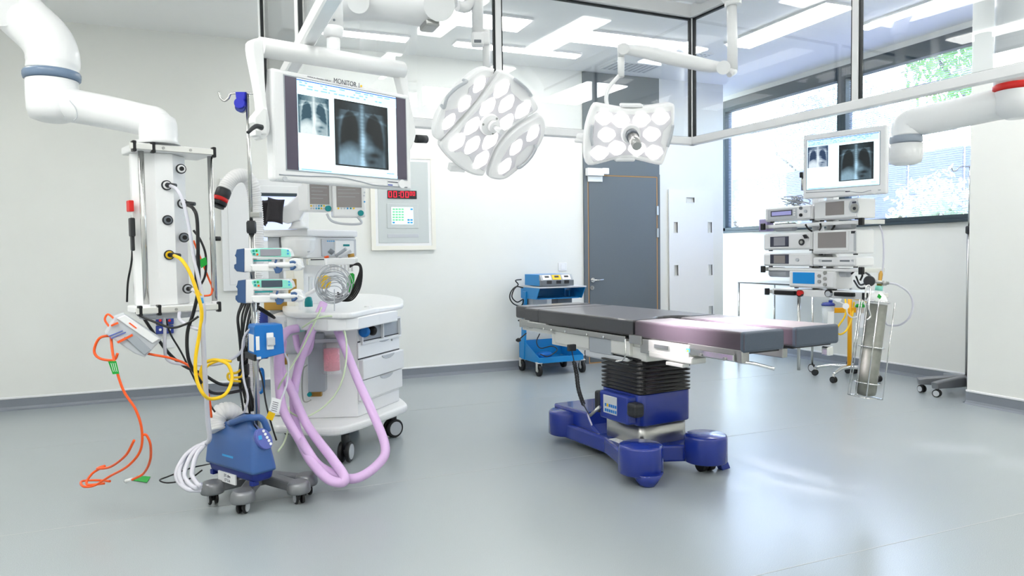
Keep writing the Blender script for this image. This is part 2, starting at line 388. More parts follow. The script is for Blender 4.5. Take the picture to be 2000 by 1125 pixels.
def vent(x0, x1, y0, y1, label):
    r = thing('ceiling_vent', label, 'vent', ((x0+x1)/2, (y0+y1)/2, CZ-.012), 0, 'perforated air vents in the ceiling')
    obj('vent_plate', W0.box(B(), (x0, x1), (y0, y1), (CZ-.012, CZ), .003, 1), 'white', r)
    bm = B(); n = 9
    for i in range(n):
        for j in range(n):
            cx = x0+.04+(x1-x0-.08)*i/(n-1); cy = y0+.04+(y1-y0-.08)*j/(n-1); W0.box(bm, (cx-.014, cx+.014), (cy-.006, cy+.006), (CZ-.0135, CZ-.011))
    obj('vent_slots', bm, 'midgrey', r, kind='stuff')
vent(4.55, 5.05, 6.35, 6.85, 'square perforated ceiling vent right of the glass corner post')
vent(4.2, 4.8, 6.95, 7.3, 'perforated ceiling vent above the door')
# ---------------------------------------------------------------- glass enclosure under the air canopy
cz0, ct = 2.1, 2.97
GB = Fr((.33, 4.26, 0), 2.2); xb = GB.pt(1352, 150, y=0).x; xm = GB.pt(972, 100, y=0).x
cw = GB.W(xb, 0, 0); GR = Fr(cw, -86.8); GL = Fr((.33, 4.26, 0), -88.5)
cn = thing('canopy_screen', 'white framed glass screen hanging from the ceiling around the operating area', 'glass screen', (1.9, 3.0, 2.05))
def bay(fr, x0, x1):
    g = obj('glass_pane', fr.box(B(), (x0+.02, x1-.02), (-.004, .004), (cz0+.025, ct)), 'glass', cn)
    bm = B()
    for a in ((x0+.019, x0+.030), (x1-.030, x1-.019)): fr.box(bm, a, (-.012, .012), (cz0+.025, ct))
    fr.box(bm, (x0+.03, x1-.03), (-.012, .012), (ct-.012, ct)); fr.box(bm, (x0+.03, x1-.03), (-.012, .012), (cz0+.022, cz0+.028)); obj('gasket', bm, 'gasket', g)
def post(fr, x, nm='post'): obj(nm, fr.box(B(), (x-.02, x+.02), (-.02, .02), (cz0-.02, ct+.02), .003, 1), 'white', cn)
xr1 = GR.pt(1674, 100, y=0).x; XE = 3.0
for a, b_ in ((0, xm), (xm, xb)): bay(GB, a, b_)
for a, b_ in ((0, xr1), (xr1, xr1+1.45)): bay(GR, a, b_)
for a, b_ in ((0, 1.35), (1.35, 2.9)): bay(GL, a, b_)
for x in (0, xm, xb): post(GB, x)
post(GR, xr1); post(GR, xr1+1.45); post(GL, 1.35); post(GL, 2.9)
for fr, L in ((GB, xb), (GR, xr1+1.45), (GL, 2.9)):
    obj('bottom_rail', fr.box(B(), (-.03, L+.03), (-.027, .027), (cz0-.03, cz0+.025), .006, 1), 'white', cn)
    obj('top_rail', fr.box(B(), (-.03, L+.03), (-.04, .04), (ct, ct+.09), .004, 1), 'white', cn)
hs = obj('canopy_housing', W0.box(B(), (.42, 3.3), (1.4, 4.24), (ct+.06, CZ), .01, 1), 'white', cn)
for x in (.75, 1.75, 2.75):
    for y in (2.0, 3.5): obj('added_canopy_lamp', W0.box(B(), (x-.12, x+.12), (y-.45, y+.45), (ct+.05, ct+.058)), 'added_canopy_light', cn)  # unseen glowing panels, added to light the space under the canopy
# ---------------------------------------------------------------- outside the windows
obj('ground', W0.box(B(), (6.9, 40), (-20, 40), (-.3, -.2)), 'ground', kind='structure')
fe = thing('garden_fence', 'pale grey boarded fence behind the window blinds', 'fence', (10, 8, -.2))
for i in range(44):
    y = -1+i*.45; obj('board', W0.box(B(), (10.0+(.03 if i % 2 else 0), 10.04+(.03 if i % 2 else 0)), (y, y+.43), (-.2, 2.75)), 'fence', fe)
def foliage(bm, c, R, n, s, rnd):
    for i in range(n):
        v = Vector((rnd.gauss(0, 1), rnd.gauss(0, 1), rnd.gauss(0, 1))).normalized(); k = rnd.random()**.4
        p = Vector(c)+Vector((v.x*R[0], v.y*R[1], v.z*R[2]))*k*(1+.3*noise.noise(v*2.3))
        a = Vector((rnd.uniform(-1, 1), rnd.uniform(-1, 1), rnd.uniform(-1, 1))).normalized(); b_ = basis(a)[0]; q = s*rnd.uniform(.6, 1.3)
        vs_ = [bm.verts.new(p+a*q), bm.verts.new(p+b_*q*.45), bm.verts.new(p-a*q), bm.verts.new(p-b_*q*.45)]; bm.faces.new(vs_)
def tree(x, y, h, R, n, lm, label, seed, s=.07):
    rnd = random.Random(seed); r = thing('tree', label, 'tree', (x, y, -.2)); 
    t = B(); tube(t, [(x, y, -.2), (x+.05, y, h*.4), (x-.05, y+.1, h)], .09, rf=lambda u: .1*(1-u)+.02)
    for k in range(5):
        a = k*1.26; tube(t, [(x, y, h*.5), (x+math.cos(a)*R[0]*.4, y+math.sin(a)*R[1]*.4, h*.8), (x+math.cos(a)*R[0]*.8, y+math.sin(a)*R[1]*.8, h)], .03)
    obj('trunk', t, 'bark', r); f = B(); foliage(f, (x, y, h), R, n, s, rnd); obj('foliage', f, lm, r, kind='stuff')
tree(12.4, 8.0, 4.6, (1.4, 1.5, 1.3), 8000, 'leaf_a', 'bright green leafy tree outside, seen high in the right-hand window', 1)
tree(13.5, 12.5, 3.6, (1.6, 2.0, 1.5), 6000, 'leaf_b', 'sunlit tree outside behind the left-hand window pane', 2)
tree(8.4, 6.3, 1.7, (.45, .6, .55), 1500, 'leaf_c', 'shrub with leaves paled as if overexposed outside the right-hand window', 3, .06)
tree(8.6, 9.6, 1.8, (.45, .7, .6), 1500, 'leaf_c', 'shrub with leaves paled as if overexposed outside the left-hand window, behind the blinds', 4, .06)
# ---------------------------------------------------------------- fixed things on the back wall
cp = thing('control_panel', 'large grey wall control panel with a red digital clock and a small touch screen', 'control panel', WB.W(1.93, 0, 1.36))
bm = B(); x0, x1, z0, z1 = 1.59, 2.28, 1.36, 2.36
for a, b_ in (((x0, x0+.045), (z0, z1)), ((x1-.045, x1), (z0, z1)), ((x0+.045, x1-.045), (z0, z0+.045)), ((x0+.045, x1-.045), (z1-.045, z1))): WB.box(bm, a, (-.03, 0), b_)
obj('panel_frame', bm, 'cream', cp)
bm = B(); WB.box(bm, (x0+.045, x1-.045), (-.024, 0), (z0+.045, z1-.045)); obj('inner_frame', bm, 'white', cp)
obj('face_plate', WB.box(B(), (x0+.075, x1-.075), (-.028, 0), (z0+.075, z1-.075), .002, 1), 'panelgrey', cp)
ck = obj('clock_display', WB.pbox(B(), 757, 372, 814, 388, -.036, -.02, .002, 1), 'dark', cp)
def seg7(fr, x, z, h, y, bm):
    w_, t_ = h*.55, h*.1
    for (a, b_, c, d) in ((0, 0, w_, t_), (0, h-t_, w_, h), (0, 0, t_, h), (w_-t_, 0, w_, h)): fr.box(bm, (x+a, x+c), (y-.002, y), (z+b_, z+d))
bm = B(); a = WB.pt(759, 386, y=-.036); k = (WB.pt(814, 386, y=-.036).x-a.x)/57
for px in (759, 769, 783, 793): seg7(WB, a.x+(px-759)*k, a.z+.004, .062, -.036, bm)
for px in (802, 808): seg7(WB, a.x+(px-759)*k, a.z+.026, .04, -.036, bm)
for z in (.02, .045): WB.box(bm, (a.x+20.5*k, a.x+22*k), (-.038, -.036), (a.z+z, a.z+z+.008))
obj('clock_digits', bm, 'redled', ck)
ts = obj('touch_bezel', WB.pbox(B(), 756, 398, 817, 446, -.032, -.02, .002, 1), 'panelgrey', cp)
obj('touch_screen', WB.pbox(B(), 765, 405, 807, 438, -.034, -.03), 'screenwhite', ts)
for mname, cells in (('screengreen', [(r, c) for r in range(5) for c in range(4)]), ('labelblue', [(0, 6), (4, 5), (4, 6), (5, 0), (5, 5), (5, 6)])):
    bm = B()
    for r, c in cells: WB.pbox(bm, 766.5+c*5.8, 407+r*5.2, 771.5+c*5.8, 410.5+r*5.2, -.0352, -.034)
    obj('screen_buttons', bm, mname, ts, kind='stuff')
bm = B(); WB.pbox(bm, 757, 457, 818, 464, -.030, -.027, .001, 1); obj('card_slot', bm, 'ltgrey', cp)
# recessed image viewer on the wall behind the pendant
vw = thing('wall_image_viewer', 'pale framed image viewer on the back wall behind the drip stand', 'wall screen', WB.W(.65, 0, 1.0))
xa, xz = WB.pt(434, 500, y=0).x, WB.pt(604, 500, y=0).x; za, zz = WB.pt(440, 569, y=0).z, 2.06
obj('viewer_frame', WB.box(B(), (xa, xz), (-.03, 0), (za, zz), .006), 'white', vw)
obj('viewer_plate', WB.box(B(), (xa+.06, xz-.06), (-.034, 0), (za+.06, zz-.06), .003, 1), 'white', vw)
sc = obj('viewer_screen', WB.pbox(B(), 503, 383, 580, 470, -.04, -.03, .002, 1), 'viewer', vw)
obj('screen_border', WB.pbox(B(), 503, 377, 580, 383.5, -.045, -.03), 'frame_dark', sc)
bm = B(); WB.pbox(bm, 1091, 513, 1107, 529, -.012, 0, .003, 1); sw = obj('light_switch', bm, 'white', None, 'white light switch plate on the wall left of the grey door', 'light switch')
obj('rocker', WB.pbox(B(), 1096, 516, 1103, 526, -.017, -.01, .002, 1), 'offwhite', sw)
bm = B(); WB.pbox(bm, 318, 662, 340, 680, -.012, 0, .003, 1); obj('wall_socket', bm, 'white', None, 'white double wall socket low on the back wall under the gas pendant', 'socket')
for y0, y1, l in ((618, 634, 'upper'), (636, 652, 'lower')):
    o = thing('gas_outlet_box', l+' of the two dark blue outlet boxes on the back wall under the gas pendant', 'outlet box', WB.W(WB.pt(322, y1, y=0).x, 0, WB.pt(322, y1, y=0).z))
    obj('box_body', WB.pbox(B(), 304, y0, 339, y1, -.05, 0, .006), 'hookblue' if 0 else 'navy', o)
    bm = B()
    for px in (313, 322, 331): WB.disc(bm, px, (y0+y1)/2, .012, -.06, -.045, 12)
    obj('outlet', bm, 'red' if l == 'upper' else 'white', o)
# transfer board leaning on the wall
tb = thing('transfer_board', 'tall white patient transfer board with slot handles leaning beside the grey door', 'transfer board', WB.W(5.54, -.04, 0))
TBF = Fr((5.54, YB-.05, 0), 0, Matrix.Rotation(math.radians(-.8), 3, 'X'))
def board_with_slots():
    x0 = TBF.pt(1307, 450, y=0).x; x1 = TBF.pt(1393, 450, y=0).x; z1 = TBF.pt(1350, 371, y=0).z
    slots = [(1341, 386, 1356, 395)] + [(a, b_, a+7, b_+20) for a, b_ in ((1316.5, 434), (1383, 434), (1317.5, 518), (1384, 517), (1385, 598))]
    xs = sorted({x0, x1, *[v for s in slots for v in TBF.rect(*s)[0]]}); zs = sorted({.02, z1, *[v for s in slots for v in TBF.rect(*s)[1]]})
    R = [TBF.rect(*s) for s in slots]; bm = B(); V = {}
    def v(i, j):
        if (i, j) not in V: V[(i, j)] = bm.verts.new(TBF.W(xs[i], 0, zs[j]))
        return V[(i, j)]
    fs = []
    for i in range(len(xs)-1):
        for j in range(len(zs)-1):
            cx, cz = (xs[i]+xs[i+1])/2, (zs[j]+zs[j+1])/2
            if any(a[0] < cx < a[1] and b_[0] < cz < b_[1] for a, b_ in R): continue
            fs.append(bm.faces.new((v(i, j), v(i+1, j), v(i+1, j+1), v(i, j+1))))
    ex = bmesh.ops.extrude_face_region(bm, geom=fs); vv = [e for e in ex['geom'] if isinstance(e, bmesh.types.BMVert)]
    bmesh.ops.translate(bm, vec=TBF.R @ Vector((0, .014, 0)), verts=vv); bmesh.ops.recalc_face_normals(bm, faces=bm.faces); return bm, R
bm, R = board_with_slots(); obj('board_panel', bm, 'white', tb)
for a, b_ in R:
    bm = B(); TBF.box(bm, (a[0]-.008, a[0]), (-.004, .018), (b_[0]-.008, b_[1]+.008), .003, 1); TBF.box(bm, (a[1], a[1]+.008), (-.004, .018), (b_[0]-.008, b_[1]+.008), .003, 1)
    TBF.box(bm, a, (-.004, .018), (b_[0]-.008, b_[0]), .003, 1); TBF.box(bm, a, (-.004, .018), (b_[1], b_[1]+.008), .003, 1); obj('slot_rim', bm, 'white', tb)
# ================================================================ operating lamps
def head_frame(px, py, d, n):
    n = Vector(n).normalized(); y = -n; x = y.cross(Vector((0, 0, 1))).normalized(); z = x.cross(y)
    R = Matrix((x, y, z)).transposed(); return Fr(at(px, py, d), R=R)
def zm(x, y, ox, oy, k): return (ox+x/k, oy+y/k)
def curve2(pts, n=4): 
    P = [Vector((p[0], p[1], 0)) for p in pts]; P = [P[-1]]+P+[P[0], P[1]]; out = []
    for i in range(1, len(P)-2):
        a, b, c, d = P[i-1:i+3]
        for k in range(n):
            t = k/n; q = .5*((2*b)+(c-a)*t+(2*a-5*b+4*c-d)*t*t+(3*b-a-3*c+d)*t**3); out.append((q.x, q.y))
    return out
def shrink(poly, k, c=None):
    cx = sum(p[0] for p in poly)/len(poly); cy = sum(p[1] for p in poly)/len(poly); return [(cx+(p[0]-cx)*k, cy+(p[1]-cy)*k) for p in poly]
def led(H, cx, cy, rel, parent, y0=-.004):
    q = [(cx+a, cy+b) for a, b in rel]; n = len(q); pts = []
    for i in range(n):
        for t in (.13, .5, .87): a, b = q[i], q[(i+1) % n]; pts.append((a[0]+(b[0]-a[0])*t, a[1]+(b[1]-a[1])*t))
    obj('lens', H.pprism(B(), pts, y0, .01, .002, 1), 'led', parent)
# --- large three-petal lamp
H = head_frame(957, 245, 3.9, (.12, -.85, -.42))
L1 = thing('operating_lamp', 'large round three-petal operating lamp with glowing white lenses hanging left of centre', 'operating lamp', at(957, 245, 3.9))
z1 = lambda pts: [zm(x, y, 820, 100, 4.018) for x, y in pts]
A = z1([(585, 165), (570, 145), (520, 132), (450, 155), (355, 230), (240, 350), (170, 450), (125, 560), (115, 640), (130, 690), (165, 697), (195, 675), (300, 555), (455, 380)])
Bp = z1([(610, 190), (640, 160), (700, 175), (800, 250), (870, 330), (925, 420), (930, 460), (880, 500), (760, 580), (680, 650), (600, 760), (545, 880), (510, 965), (480, 982), (390, 960), (260, 870), (180, 780), (165, 730), (200, 680), (310, 570), (470, 380)])
Cp = z1([(900, 520), (945, 500), (975, 530), (992, 600), (975, 680), (920, 780), (830, 880), (730, 970), (660, 1010), (590, 1008), (548, 985), (560, 910), (600, 790), (680, 680), (780, 590)])
inA = z1([(560, 200), (500, 205), (430, 250), (385, 290), (380, 345), (290, 450), (200, 470), (180, 600), (190, 660), (300, 545), (460, 360)])
inB = z1([(640, 240), (715, 250), (718, 310), (800, 385), (870, 400), (895, 465), (740, 560), (660, 640), (590, 740), (540, 860), (500, 945), (430, 905), (385, 830), (320, 790), (270, 800), (245, 760), (330, 600), (480, 420)])
inC = z1([(880, 600), (950, 570), (955, 650), (925, 730), (850, 745), (760, 830), (745, 910), (660, 985), (615, 960), (640, 850), (720, 720), (800, 650)])
leds = (((470, 265), (355, 415), (232, 555)), ((645, 300), (535, 438), (683, 415), (812, 462), (412, 590), (678, 565), (298, 715), (415, 740), (555, 705), (485, 855)), ((890, 648), (758, 757), (672, 905)))
rel = [(x/4.018, y/4.018) for x, y in ((50, -72), (62, -40), (40, 28), (-28, 68), (-58, 68), (-64, 40), (-42, -28), (22, -70))]
rel_a = [(a*.8, b*.9) for a, b in rel]
hand = (((190, 440), (215, 360), (290, 285), (362, 240)), ((758, 228), (800, 262), (842, 300), (872, 345)), ((910, 752), (880, 815), (835, 870), (782, 912)))
for nm, out, inn, ls, hd in zip('ABC', (A, Bp, Cp), (inA, inB, inC), leds, hand):
    pt = obj('petal', H.pprism(B(), curve2(out, 3), 0, .055, .012, 2), 'lampwhite', L1)
    obj('lens_panel', H.pprism(B(), shrink(inn, .98), -.0035, .0, .0015, 1), 'lampgrey', pt)
    for c in ls:
        q = zm(c[0], c[1], 820, 100, 4.018); led(H, q[0], q[1], rel_a if nm != 'B' else rel, pt, -.007)
    q = [H.pt(*zm(x, y, 820, 100, 4.018), y=-.012) for x, y in hd]
    obj('grip', tube(B(), [H.W(q[0].x, .02, q[0].z)]+[H.W(v.x, -.014, v.z) for v in q]+[H.W(q[-1].x, .02, q[-1].z)], .009), 'ltgrey', pt)
q = H.pt(*zm(545, 575, 820, 100, 4.018), y=0)
bm = B(); rod(bm, H.W(q.x, .0, q.z), H.W(q.x, -.02, q.z), .062, 28, .055); rod(bm, H.W(q.x+.01, -.02, q.z), H.W(q.x+.01, -.05, q.z), .032, 20); hub = obj('hub', bm, 'lampwhite', L1)
obj('light_handle', rod(B(), H.W(q.x+.01, -.05, q.z), H.W(q.x+.01, -.13, q.z-.0), .012, 16, .015), 'offwhite', hub)
bm = B(); 
for k in range(3):
    a = k*2.09+1; rod(bm, H.W(q.x+.048*math.cos(a), -.016, q.z+.048*math.sin(a)), H.W(q.x+.048*math.cos(a), -.023, q.z+.048*math.sin(a)), .006, 10)
obj('screws', bm, 'satin', hub)
bm = B(); H.pbox(bm, 880, 322, 902, 336, .01, .05, .005); H.pbox(bm, 898, 330, 909, 337, .01, .05, .004); obj('lower_catch', bm, 'white', L1)
bm = B(); rod(bm, at(949, 60, 3.92), at(951, 142, 3.94), .021, 18); obj('drop_tube', bm, 'white', L1)
bm = B(); tube(bm, [at(951, 135, 3.98), at(953, 170, 4.03), at(956, 200, 4.02)], .022); obj('yoke', bm, 'white', L1)
bm = B(); rod(bm, at(932, -110, 3.9), at(933, 66, 3.9), .031, 20); obj('upper_tube', bm, 'white', L1)
LF = Fr(at(933, 72, 3.87), -18); bm = B(); LF.pbox(bm, 921, 61, 946, 87, -.02, .05, .012, 2); LF.pbox(bm, 940, 60, 957, 86, .0, .05, .01, 2); j = obj('swivel_joint', bm, 'white', L1)
obj('brake_window', LF.pbox(B(), 926, 77, 940, 83, -.023, .0, .002, 1), 'midgrey', j)
bm = B(); tube(bm, [at(893, 12, 3.85), at(912, 12, 3.88), at(930, -20, 3.9)], .03); obj('link_arm', bm, 'white', L1)
# --- spring arm above the monitor
sa = thing('spring_arm', 'thick white horizontal lamp suspension arm crossing the very top above the large monitor', 'suspension arm', at(775, 10, 3.6))
bm = B(); tube(bm, [at(655, 2, 3.6), at(720, 4, 3.6), at(790, 10, 3.6), at(850, 16, 3.6)], .1, rf=lambda u: .1-.012*math.sin(u*math.pi), seg=20); obj('arm_tube', bm, 'white', sa)
obj('arm_joint', rod(B(), at(700, 4, 3.47), at(700, 4, 3.73), .052, 24), 'white', sa); obj('arm_joint', rod(B(), at(858, 10, 3.47), at(858, 10, 3.73), .075, 24), 'white', sa)
SF = Fr(at(848, 42, 3.55), 0); obj('joint_bracket', SF.pbox(B(), 832, 37, 860, 50, -.04, .08, .01), 'satin', sa)
bm = B(); rod(bm, at(870, 10, 3.6), at(872, -140, 3.6), .06, 20); obj('ceiling_tube', bm, 'white', sa)
# --- small lamp
H2 = head_frame(1230, 262, 3.9, (-.25, -.88, -.36))
L2 = thing('operating_lamp', 'smaller butterfly-shaped operating lamp with ten glowing lenses hanging in front of the grey door', 'operating lamp', at(1230, 262, 3.9))
z2 = lambda pts: [zm(x, y, 1100, 60, 3.75) for x, y in pts]
out = z2([(235, 537), (290, 540), (400, 560), (510, 570), (610, 558), (740, 538), (800, 535), (822, 560), (820, 660), (800, 760), (770, 880), (738, 970), (712, 987), (640, 975), (540, 950), (460, 935), (380, 948), (300, 970), (210, 990), (172, 975), (157, 900), (158, 800), (170, 700), (200, 600)])
inn = z2([(250, 590), (330, 590), (450, 612), (560, 615), (680, 595), (788, 588), (795, 670), (735, 735), (715, 820), (748, 880), (712, 952), (640, 935), (540, 910), (430, 912), (330, 940), (225, 962), (200, 930), (215, 800), (225, 690)])
hd2 = obj('lamp_head', H2.pprism(B(), curve2(out, 2), 0, .06, .014, 2), 'lampwhite', L2)
obj('lens_panel', H2.pprism(B(), inn, -.004, 0, .0015, 1), 'lampgrey', hd2)
rel2 = [(x/3.75, y/3.75) for x, y in ((-15, -55), (50, -35), (68, 5), (20, 52), (-20, 55), (-66, 15), (-60, -18))]
for c in ((303, 637), (423, 655), (576, 652), (715, 635), (320, 762), (650, 757), (268, 895), (395, 858), (543, 862), (668, 890)):
    q = zm(c[0], c[1], 1100, 60, 3.75); led(H2, q[0], q[1], rel2, hd2, -.008)
for a in ((425, 540, 590, 565), (380, 930, 530, 962)):
    p0 = zm(a[0], a[1], 1100, 60, 3.75); p1 = zm(a[2], a[3], 1100, 60, 3.75); obj('edge_grip', H2.pbox(B(), p0[0], p0[1], p1[0], p1[1], .0, .05, .01), 'offwhite', L2)
for pl in (((805, 690), (790, 770), (765, 850)), ((212, 690), (205, 770), (215, 840))):
    q = [H2.pt(*zm(x, y, 1100, 60, 3.75), y=-.01) for x, y in pl]; obj('side_grip', tube(B(), [H2.W(v.x, -.01, v.z) for v in q], .008), 'ltgrey', L2)
q = H2.pt(*zm(490, 752, 1100, 60, 3.75), y=0)
bm = B(); rod(bm, H2.W(q.x, 0, q.z), H2.W(q.x, -.03, q.z), .055, 28, .05); hub = obj('hub', bm, 'lampwhite', L2)
a = H2.W(q.x, -.03, q.z); b_ = at(1244, 284, 3.72)
bm = B(); rod(bm, a, a.lerp(b_, .25), .033, 24); obj('handle_collar', bm, 'midgrey', hub)
bm = B(); rod(bm, a.lerp(b_, .25), b_, .027, 24, .026); rod(bm, b_, b_+(b_-a)*.04, .026, 24, .02); obj('light_handle', bm, 'satin', hub)
bm = B(); tube(bm, [at(1186, 208, 3.93), at(1184, 190, 3.93), at(1190, 170, 3.93), at(1209, 148, 3.93)], .0115); obj('bent_rod', bm, 'white', L2)
bm = B(); rod(bm, at(1213, 150, 3.93), at(1213, 104, 3.93), .018, 18); rod(bm, at(1213, 112, 3.93), at(1213, 88, 3.93), .02, 18); obj('end_tube', bm, 'white', L2)
obj('arm_joint', rod(B(), at(1218, 95, 3.86), at(1218, 95, 4.0), .03, 24), 'white', L2); obj('arm_joint', rod(B(), at(1413, 132, 3.84), at(1413, 132, 3.99), .036, 24), 'white', L2)
bm = B(); tube(bm, [at(1218, 96, 3.93), at(1260, 102, 3.93), at(1320, 115, 3.92), at(1380, 128, 3.92), at(1413, 132, 3.92)], .03, rf=lambda u: .026+.012*math.sin(u*math.pi), seg=16); obj('spring_arm', bm, 'white', L2)
bm = B(); rod(bm, at(1431, 138, 3.92), at(1429, 5, 3.92), .027, 20); rod(bm, at(1431, 138, 3.92), at(1424, 146, 3.9), .027, 20, .016); obj('drop_tube', bm, 'white', L2)
bm = B(); tube(bm, [at(1432, 12, 3.92), at(1428, -5, 3.92), at(1395, -28, 3.92), at(1330, -60, 3.92)], .045, seg=18); obj('elbow', bm, 'white', L2)
bm = B(); rod(bm, at(1130, 267, 4.0), at(1145, 268, 3.96), .02, 16); rod(bm, at(1124, 274, 4.0), at(1146, 276, 3.96), .012, 12); obj('pivot', bm, 'white', L2)
# --- white housing at the top left
SB = Fr(at(575, 30, 3.7), 8); b1 = thing('ceiling_service_box', 'white boxy housing hanging from the ceiling behind the upper left glass', 'service box', at(575, 58, 3.7))
bm = B(); SB.pbox(bm, 548, -150, 605, 58, 0, .3, .01); obj('box_shell', bm, 'white', b1)
bm = B(); SB.pprism(bm, [(545, 60), (603, 62), (598, 84), (538, 80)], .03, .27); obj('lower_skirt', bm, 'ltgrey', b1)
bm = B(); 
for i in range(6): SB.sbox(bm, 534, 8+i*5, 538, 10+i*5, SB.pt(548, 20, y=0).x-.003, SB.pt(548, 20, y=0).x)
# ================================================================ big monitor on its yoke
def xray_mesh(name, neg, parent, fr, x0, x1, z0, z1, y, tint):
    nx, nz = 90, 110; me = bpy.data.meshes.new(name); vs_ = []; fs = []; cols = []
    inv = wm(parent).inverted()
    for j in range(nz+1):
        for i in range(nx+1):
            u, v = i/nx, j/nz; vs_.append(inv @ fr.W(x0+(x1-x0)*u, y, z0+(z1-z0)*v))
            X = (u-.5)*2; Y = v*2-1                       # Y up
            wdt = .86-.18*max(0, Y)**2; body = 1/(1+math.exp((abs(X)-wdt-.02)*30)) if Y < .72 else max(0, 1-abs(X)*1.2)*.7+(.55 if abs(X) > .45 and Y < .86-.25*abs(X) else 0)
            val = .34*body
            for sx in (-1, 1):                             # lungs
                cx = sx*(.44+.05*(1-Y)*.5); ax = .3+.09*(.3-Y)*.6; top = .66; bot = -.42 if sx < 0 else -.5
                dome = bot+.22*max(0, 1-((X-cx*.9)/(ax*1.25))**2)
                k = math.sqrt(max(0.02, 1-((Y-.08)/.62)**2)) if Y > .08 else 1.0
                d = abs(X-cx-(.03*sx*(0.1-Y)))/(ax*k+1e-3); lung = 1/(1+math.exp((d-1)*9))/(1+math.exp((dome-Y)*26))/(1+math.exp((Y-top)*30))
                rib = math.sin((Y*1.0+abs(abs(X)-.1)**2*.55)*30)
                val -= ((.46 if not neg else .5)-rib*(.03 if not neg else .09))*lung
            val += .5*math.exp(-(X/.085)**2)*(.75+.12*math.sin(Y*60))*(1 if abs(Y) < .98 else 0)
            val += .45*math.exp(-(((X-.18)/.26)**2+((Y+.22)/.3)**2)**1.4)
            val += .4*(1/(1+math.exp((Y+.42+.25*((X+.45)/.45)**2)*16)))*body*(1 if X < .15 else .75)
            val -= .35*math.exp(-(((X-.45)/.2)**2+((Y+.58)/.07)**2)); val -= .3*math.exp(-(((X-.35)/.13)**2+((Y+.8)/.06)**2))
            val += .2*math.exp(-((Y-.68+.28*abs(X))/.045)**2)*(abs(X) > .12)*(abs(X) < .95)
            val += .14*math.exp(-((abs(X)-.83+.2*max(0, Y))/.05)**2)*(Y < .55) + .04*noise.noise((X*9, Y*9, 3))
            if abs(Y) > .955 and neg == 0: val = 0
            val = min(1, max(0, val))
            if neg: val = .12+val**.55*1.0 if True else val
            val = min(1, val); c = [max(0.0, min(1, tint[0][k]+(tint[1][k]-tint[0][k])*val)) for k in range(3)]; cols.append((*lin([q*255 for q in c]), 1))
    for j in range(nz):
        for i in range(nx):
            a = j*(nx+1)+i; fs.append((a, a+1, a+nx+2, a+nx+1))
    me.from_pydata([tuple(v) for v in vs_], [], fs); at_ = me.color_attributes.new('Col', 'FLOAT_COLOR', 'POINT')
    for i, c in enumerate(cols): at_.data[i].color = c
    me.materials.append(MATS['xray']); o = bpy.data.objects.new(name, me); COL.objects.link(o); o.parent = parent; return o
def monitor(root, F, x0, x1, z0, z1, sx0, sx1, sz0, sz1, big):
    """F local frame: outer x0..x1, z0..z1; screen sx0.. etc; face at y=0"""
    bm = B(); F.box(bm, (x0, x1), (0, .05), (z0, z1), .012, 3); F.box(bm, (x0+.04, x1-.04), (.05, .085), (z0+.04, z1-.04), .012); cs = obj('casing', bm, 'offwhite', root)
    bm = B(); t = .004
    for a, b_ in (((sx0-t, sx0), (sz0-t, sz1+t)), ((sx1, sx1+t), (sz0-t, sz1+t)), ((sx0, sx1), (sz0-t, sz0)), ((sx0, sx1), (sz1, sz1+t))): F.box(bm, a, (-.002, .004), b_)
    obj('screen_edge', bm, 'grey', cs)
    W_ = sx1-sx0; Hh = sz1-sz0; sc = obj('screen', F.box(B(), (sx0, sx1), (-.0015, .0), (sz0, sz1)), 'screenwhite', root)
    wx0, wx1 = (sx0+.085*W_, sx1-.09*W_) if big else (sx0+.004, sx1-.004)
    if big:
        for a in ((sx0, wx0), (wx1, sx1)): obj('side_bar', F.box(B(), a, (-.003, -.0015), (sz0, sz1)), 'screenside', sc)
    obj('title_bar', F.box(B(), (wx0, wx1), (-.0028, -.0015), (sz1-.022*Hh, sz1-.003)), 'titlebar', sc)
    for a in ((sz1-.135*Hh, sz1-.022*Hh), (sz0, sz0+.035*Hh)): obj('tool_bar', F.box(B(), (wx0, wx1), (-.0028, -.0015), a), 'screenbar', sc)
    rnd = random.Random(4); bm = B()
    for r in range(3):
        x = wx0+.02*W_
        while x < wx1-.1*W_:
            l = rnd.uniform(.01, .05)*W_; z = sz1-(.045+.03*r)*Hh
            if rnd.random() < .6: F.box(bm, (x, x+l), (-.0034, -.0028), (z, z+.012*Hh))
            x += l+rnd.uniform(.01, .04)*W_
    F.box(bm, (wx1-.1*W_, wx1-.03*W_), (-.0034, -.0028), (sz0+.05*Hh, sz0+.062*Hh)); F.box(bm, (wx0+.02*W_, wx0+.25*W_), (-.0034, -.0028), (sz0+.01*Hh, sz0+.02*Hh))
    obj('menu_text', bm, 'menutext', sc, kind='stuff')
    return cs, sc, wx0, wx1, W_, Hh
M1 = Fr(at(533, 245, 2.5), 26)
r = thing('ceiling_monitor', 'large white flat monitor lettered MONITOR 1 showing chest X-rays, hanging from a yoke', 'monitor', M1.W(.3, 0, -.2))
xL, xR = 0, M1.pt(803, 275, y=0).x; mid = 668
zt = (M1.pt(545, 137, y=0).z + M1.pt(790, 181, y=0).z)/2; zb = (M1.pt(540, 356, y=0).z + M1.pt(795, 368, y=0).z)/2
s0, s1 = M1.pt(558, 250, y=0).x, M1.pt(792, 260, y=0).x
sz1 = (M1.pt(558, 153, y=0).z + M1.pt(792, 190, y=0).z)/2; sz0 = (M1.pt(559, 334, y=0).z + M1.pt(792, 348, y=0).z)/2
cs, sc, wx0, wx1, W_, Hh = monitor(r, M1, xL, xR, zb, zt, s0, s1, sz0, sz1, True)
BLUE = ((.05, .09, .11), (.72, .88, .97)); PALE = ((.05, .22, .3), (.95, 1, 1))
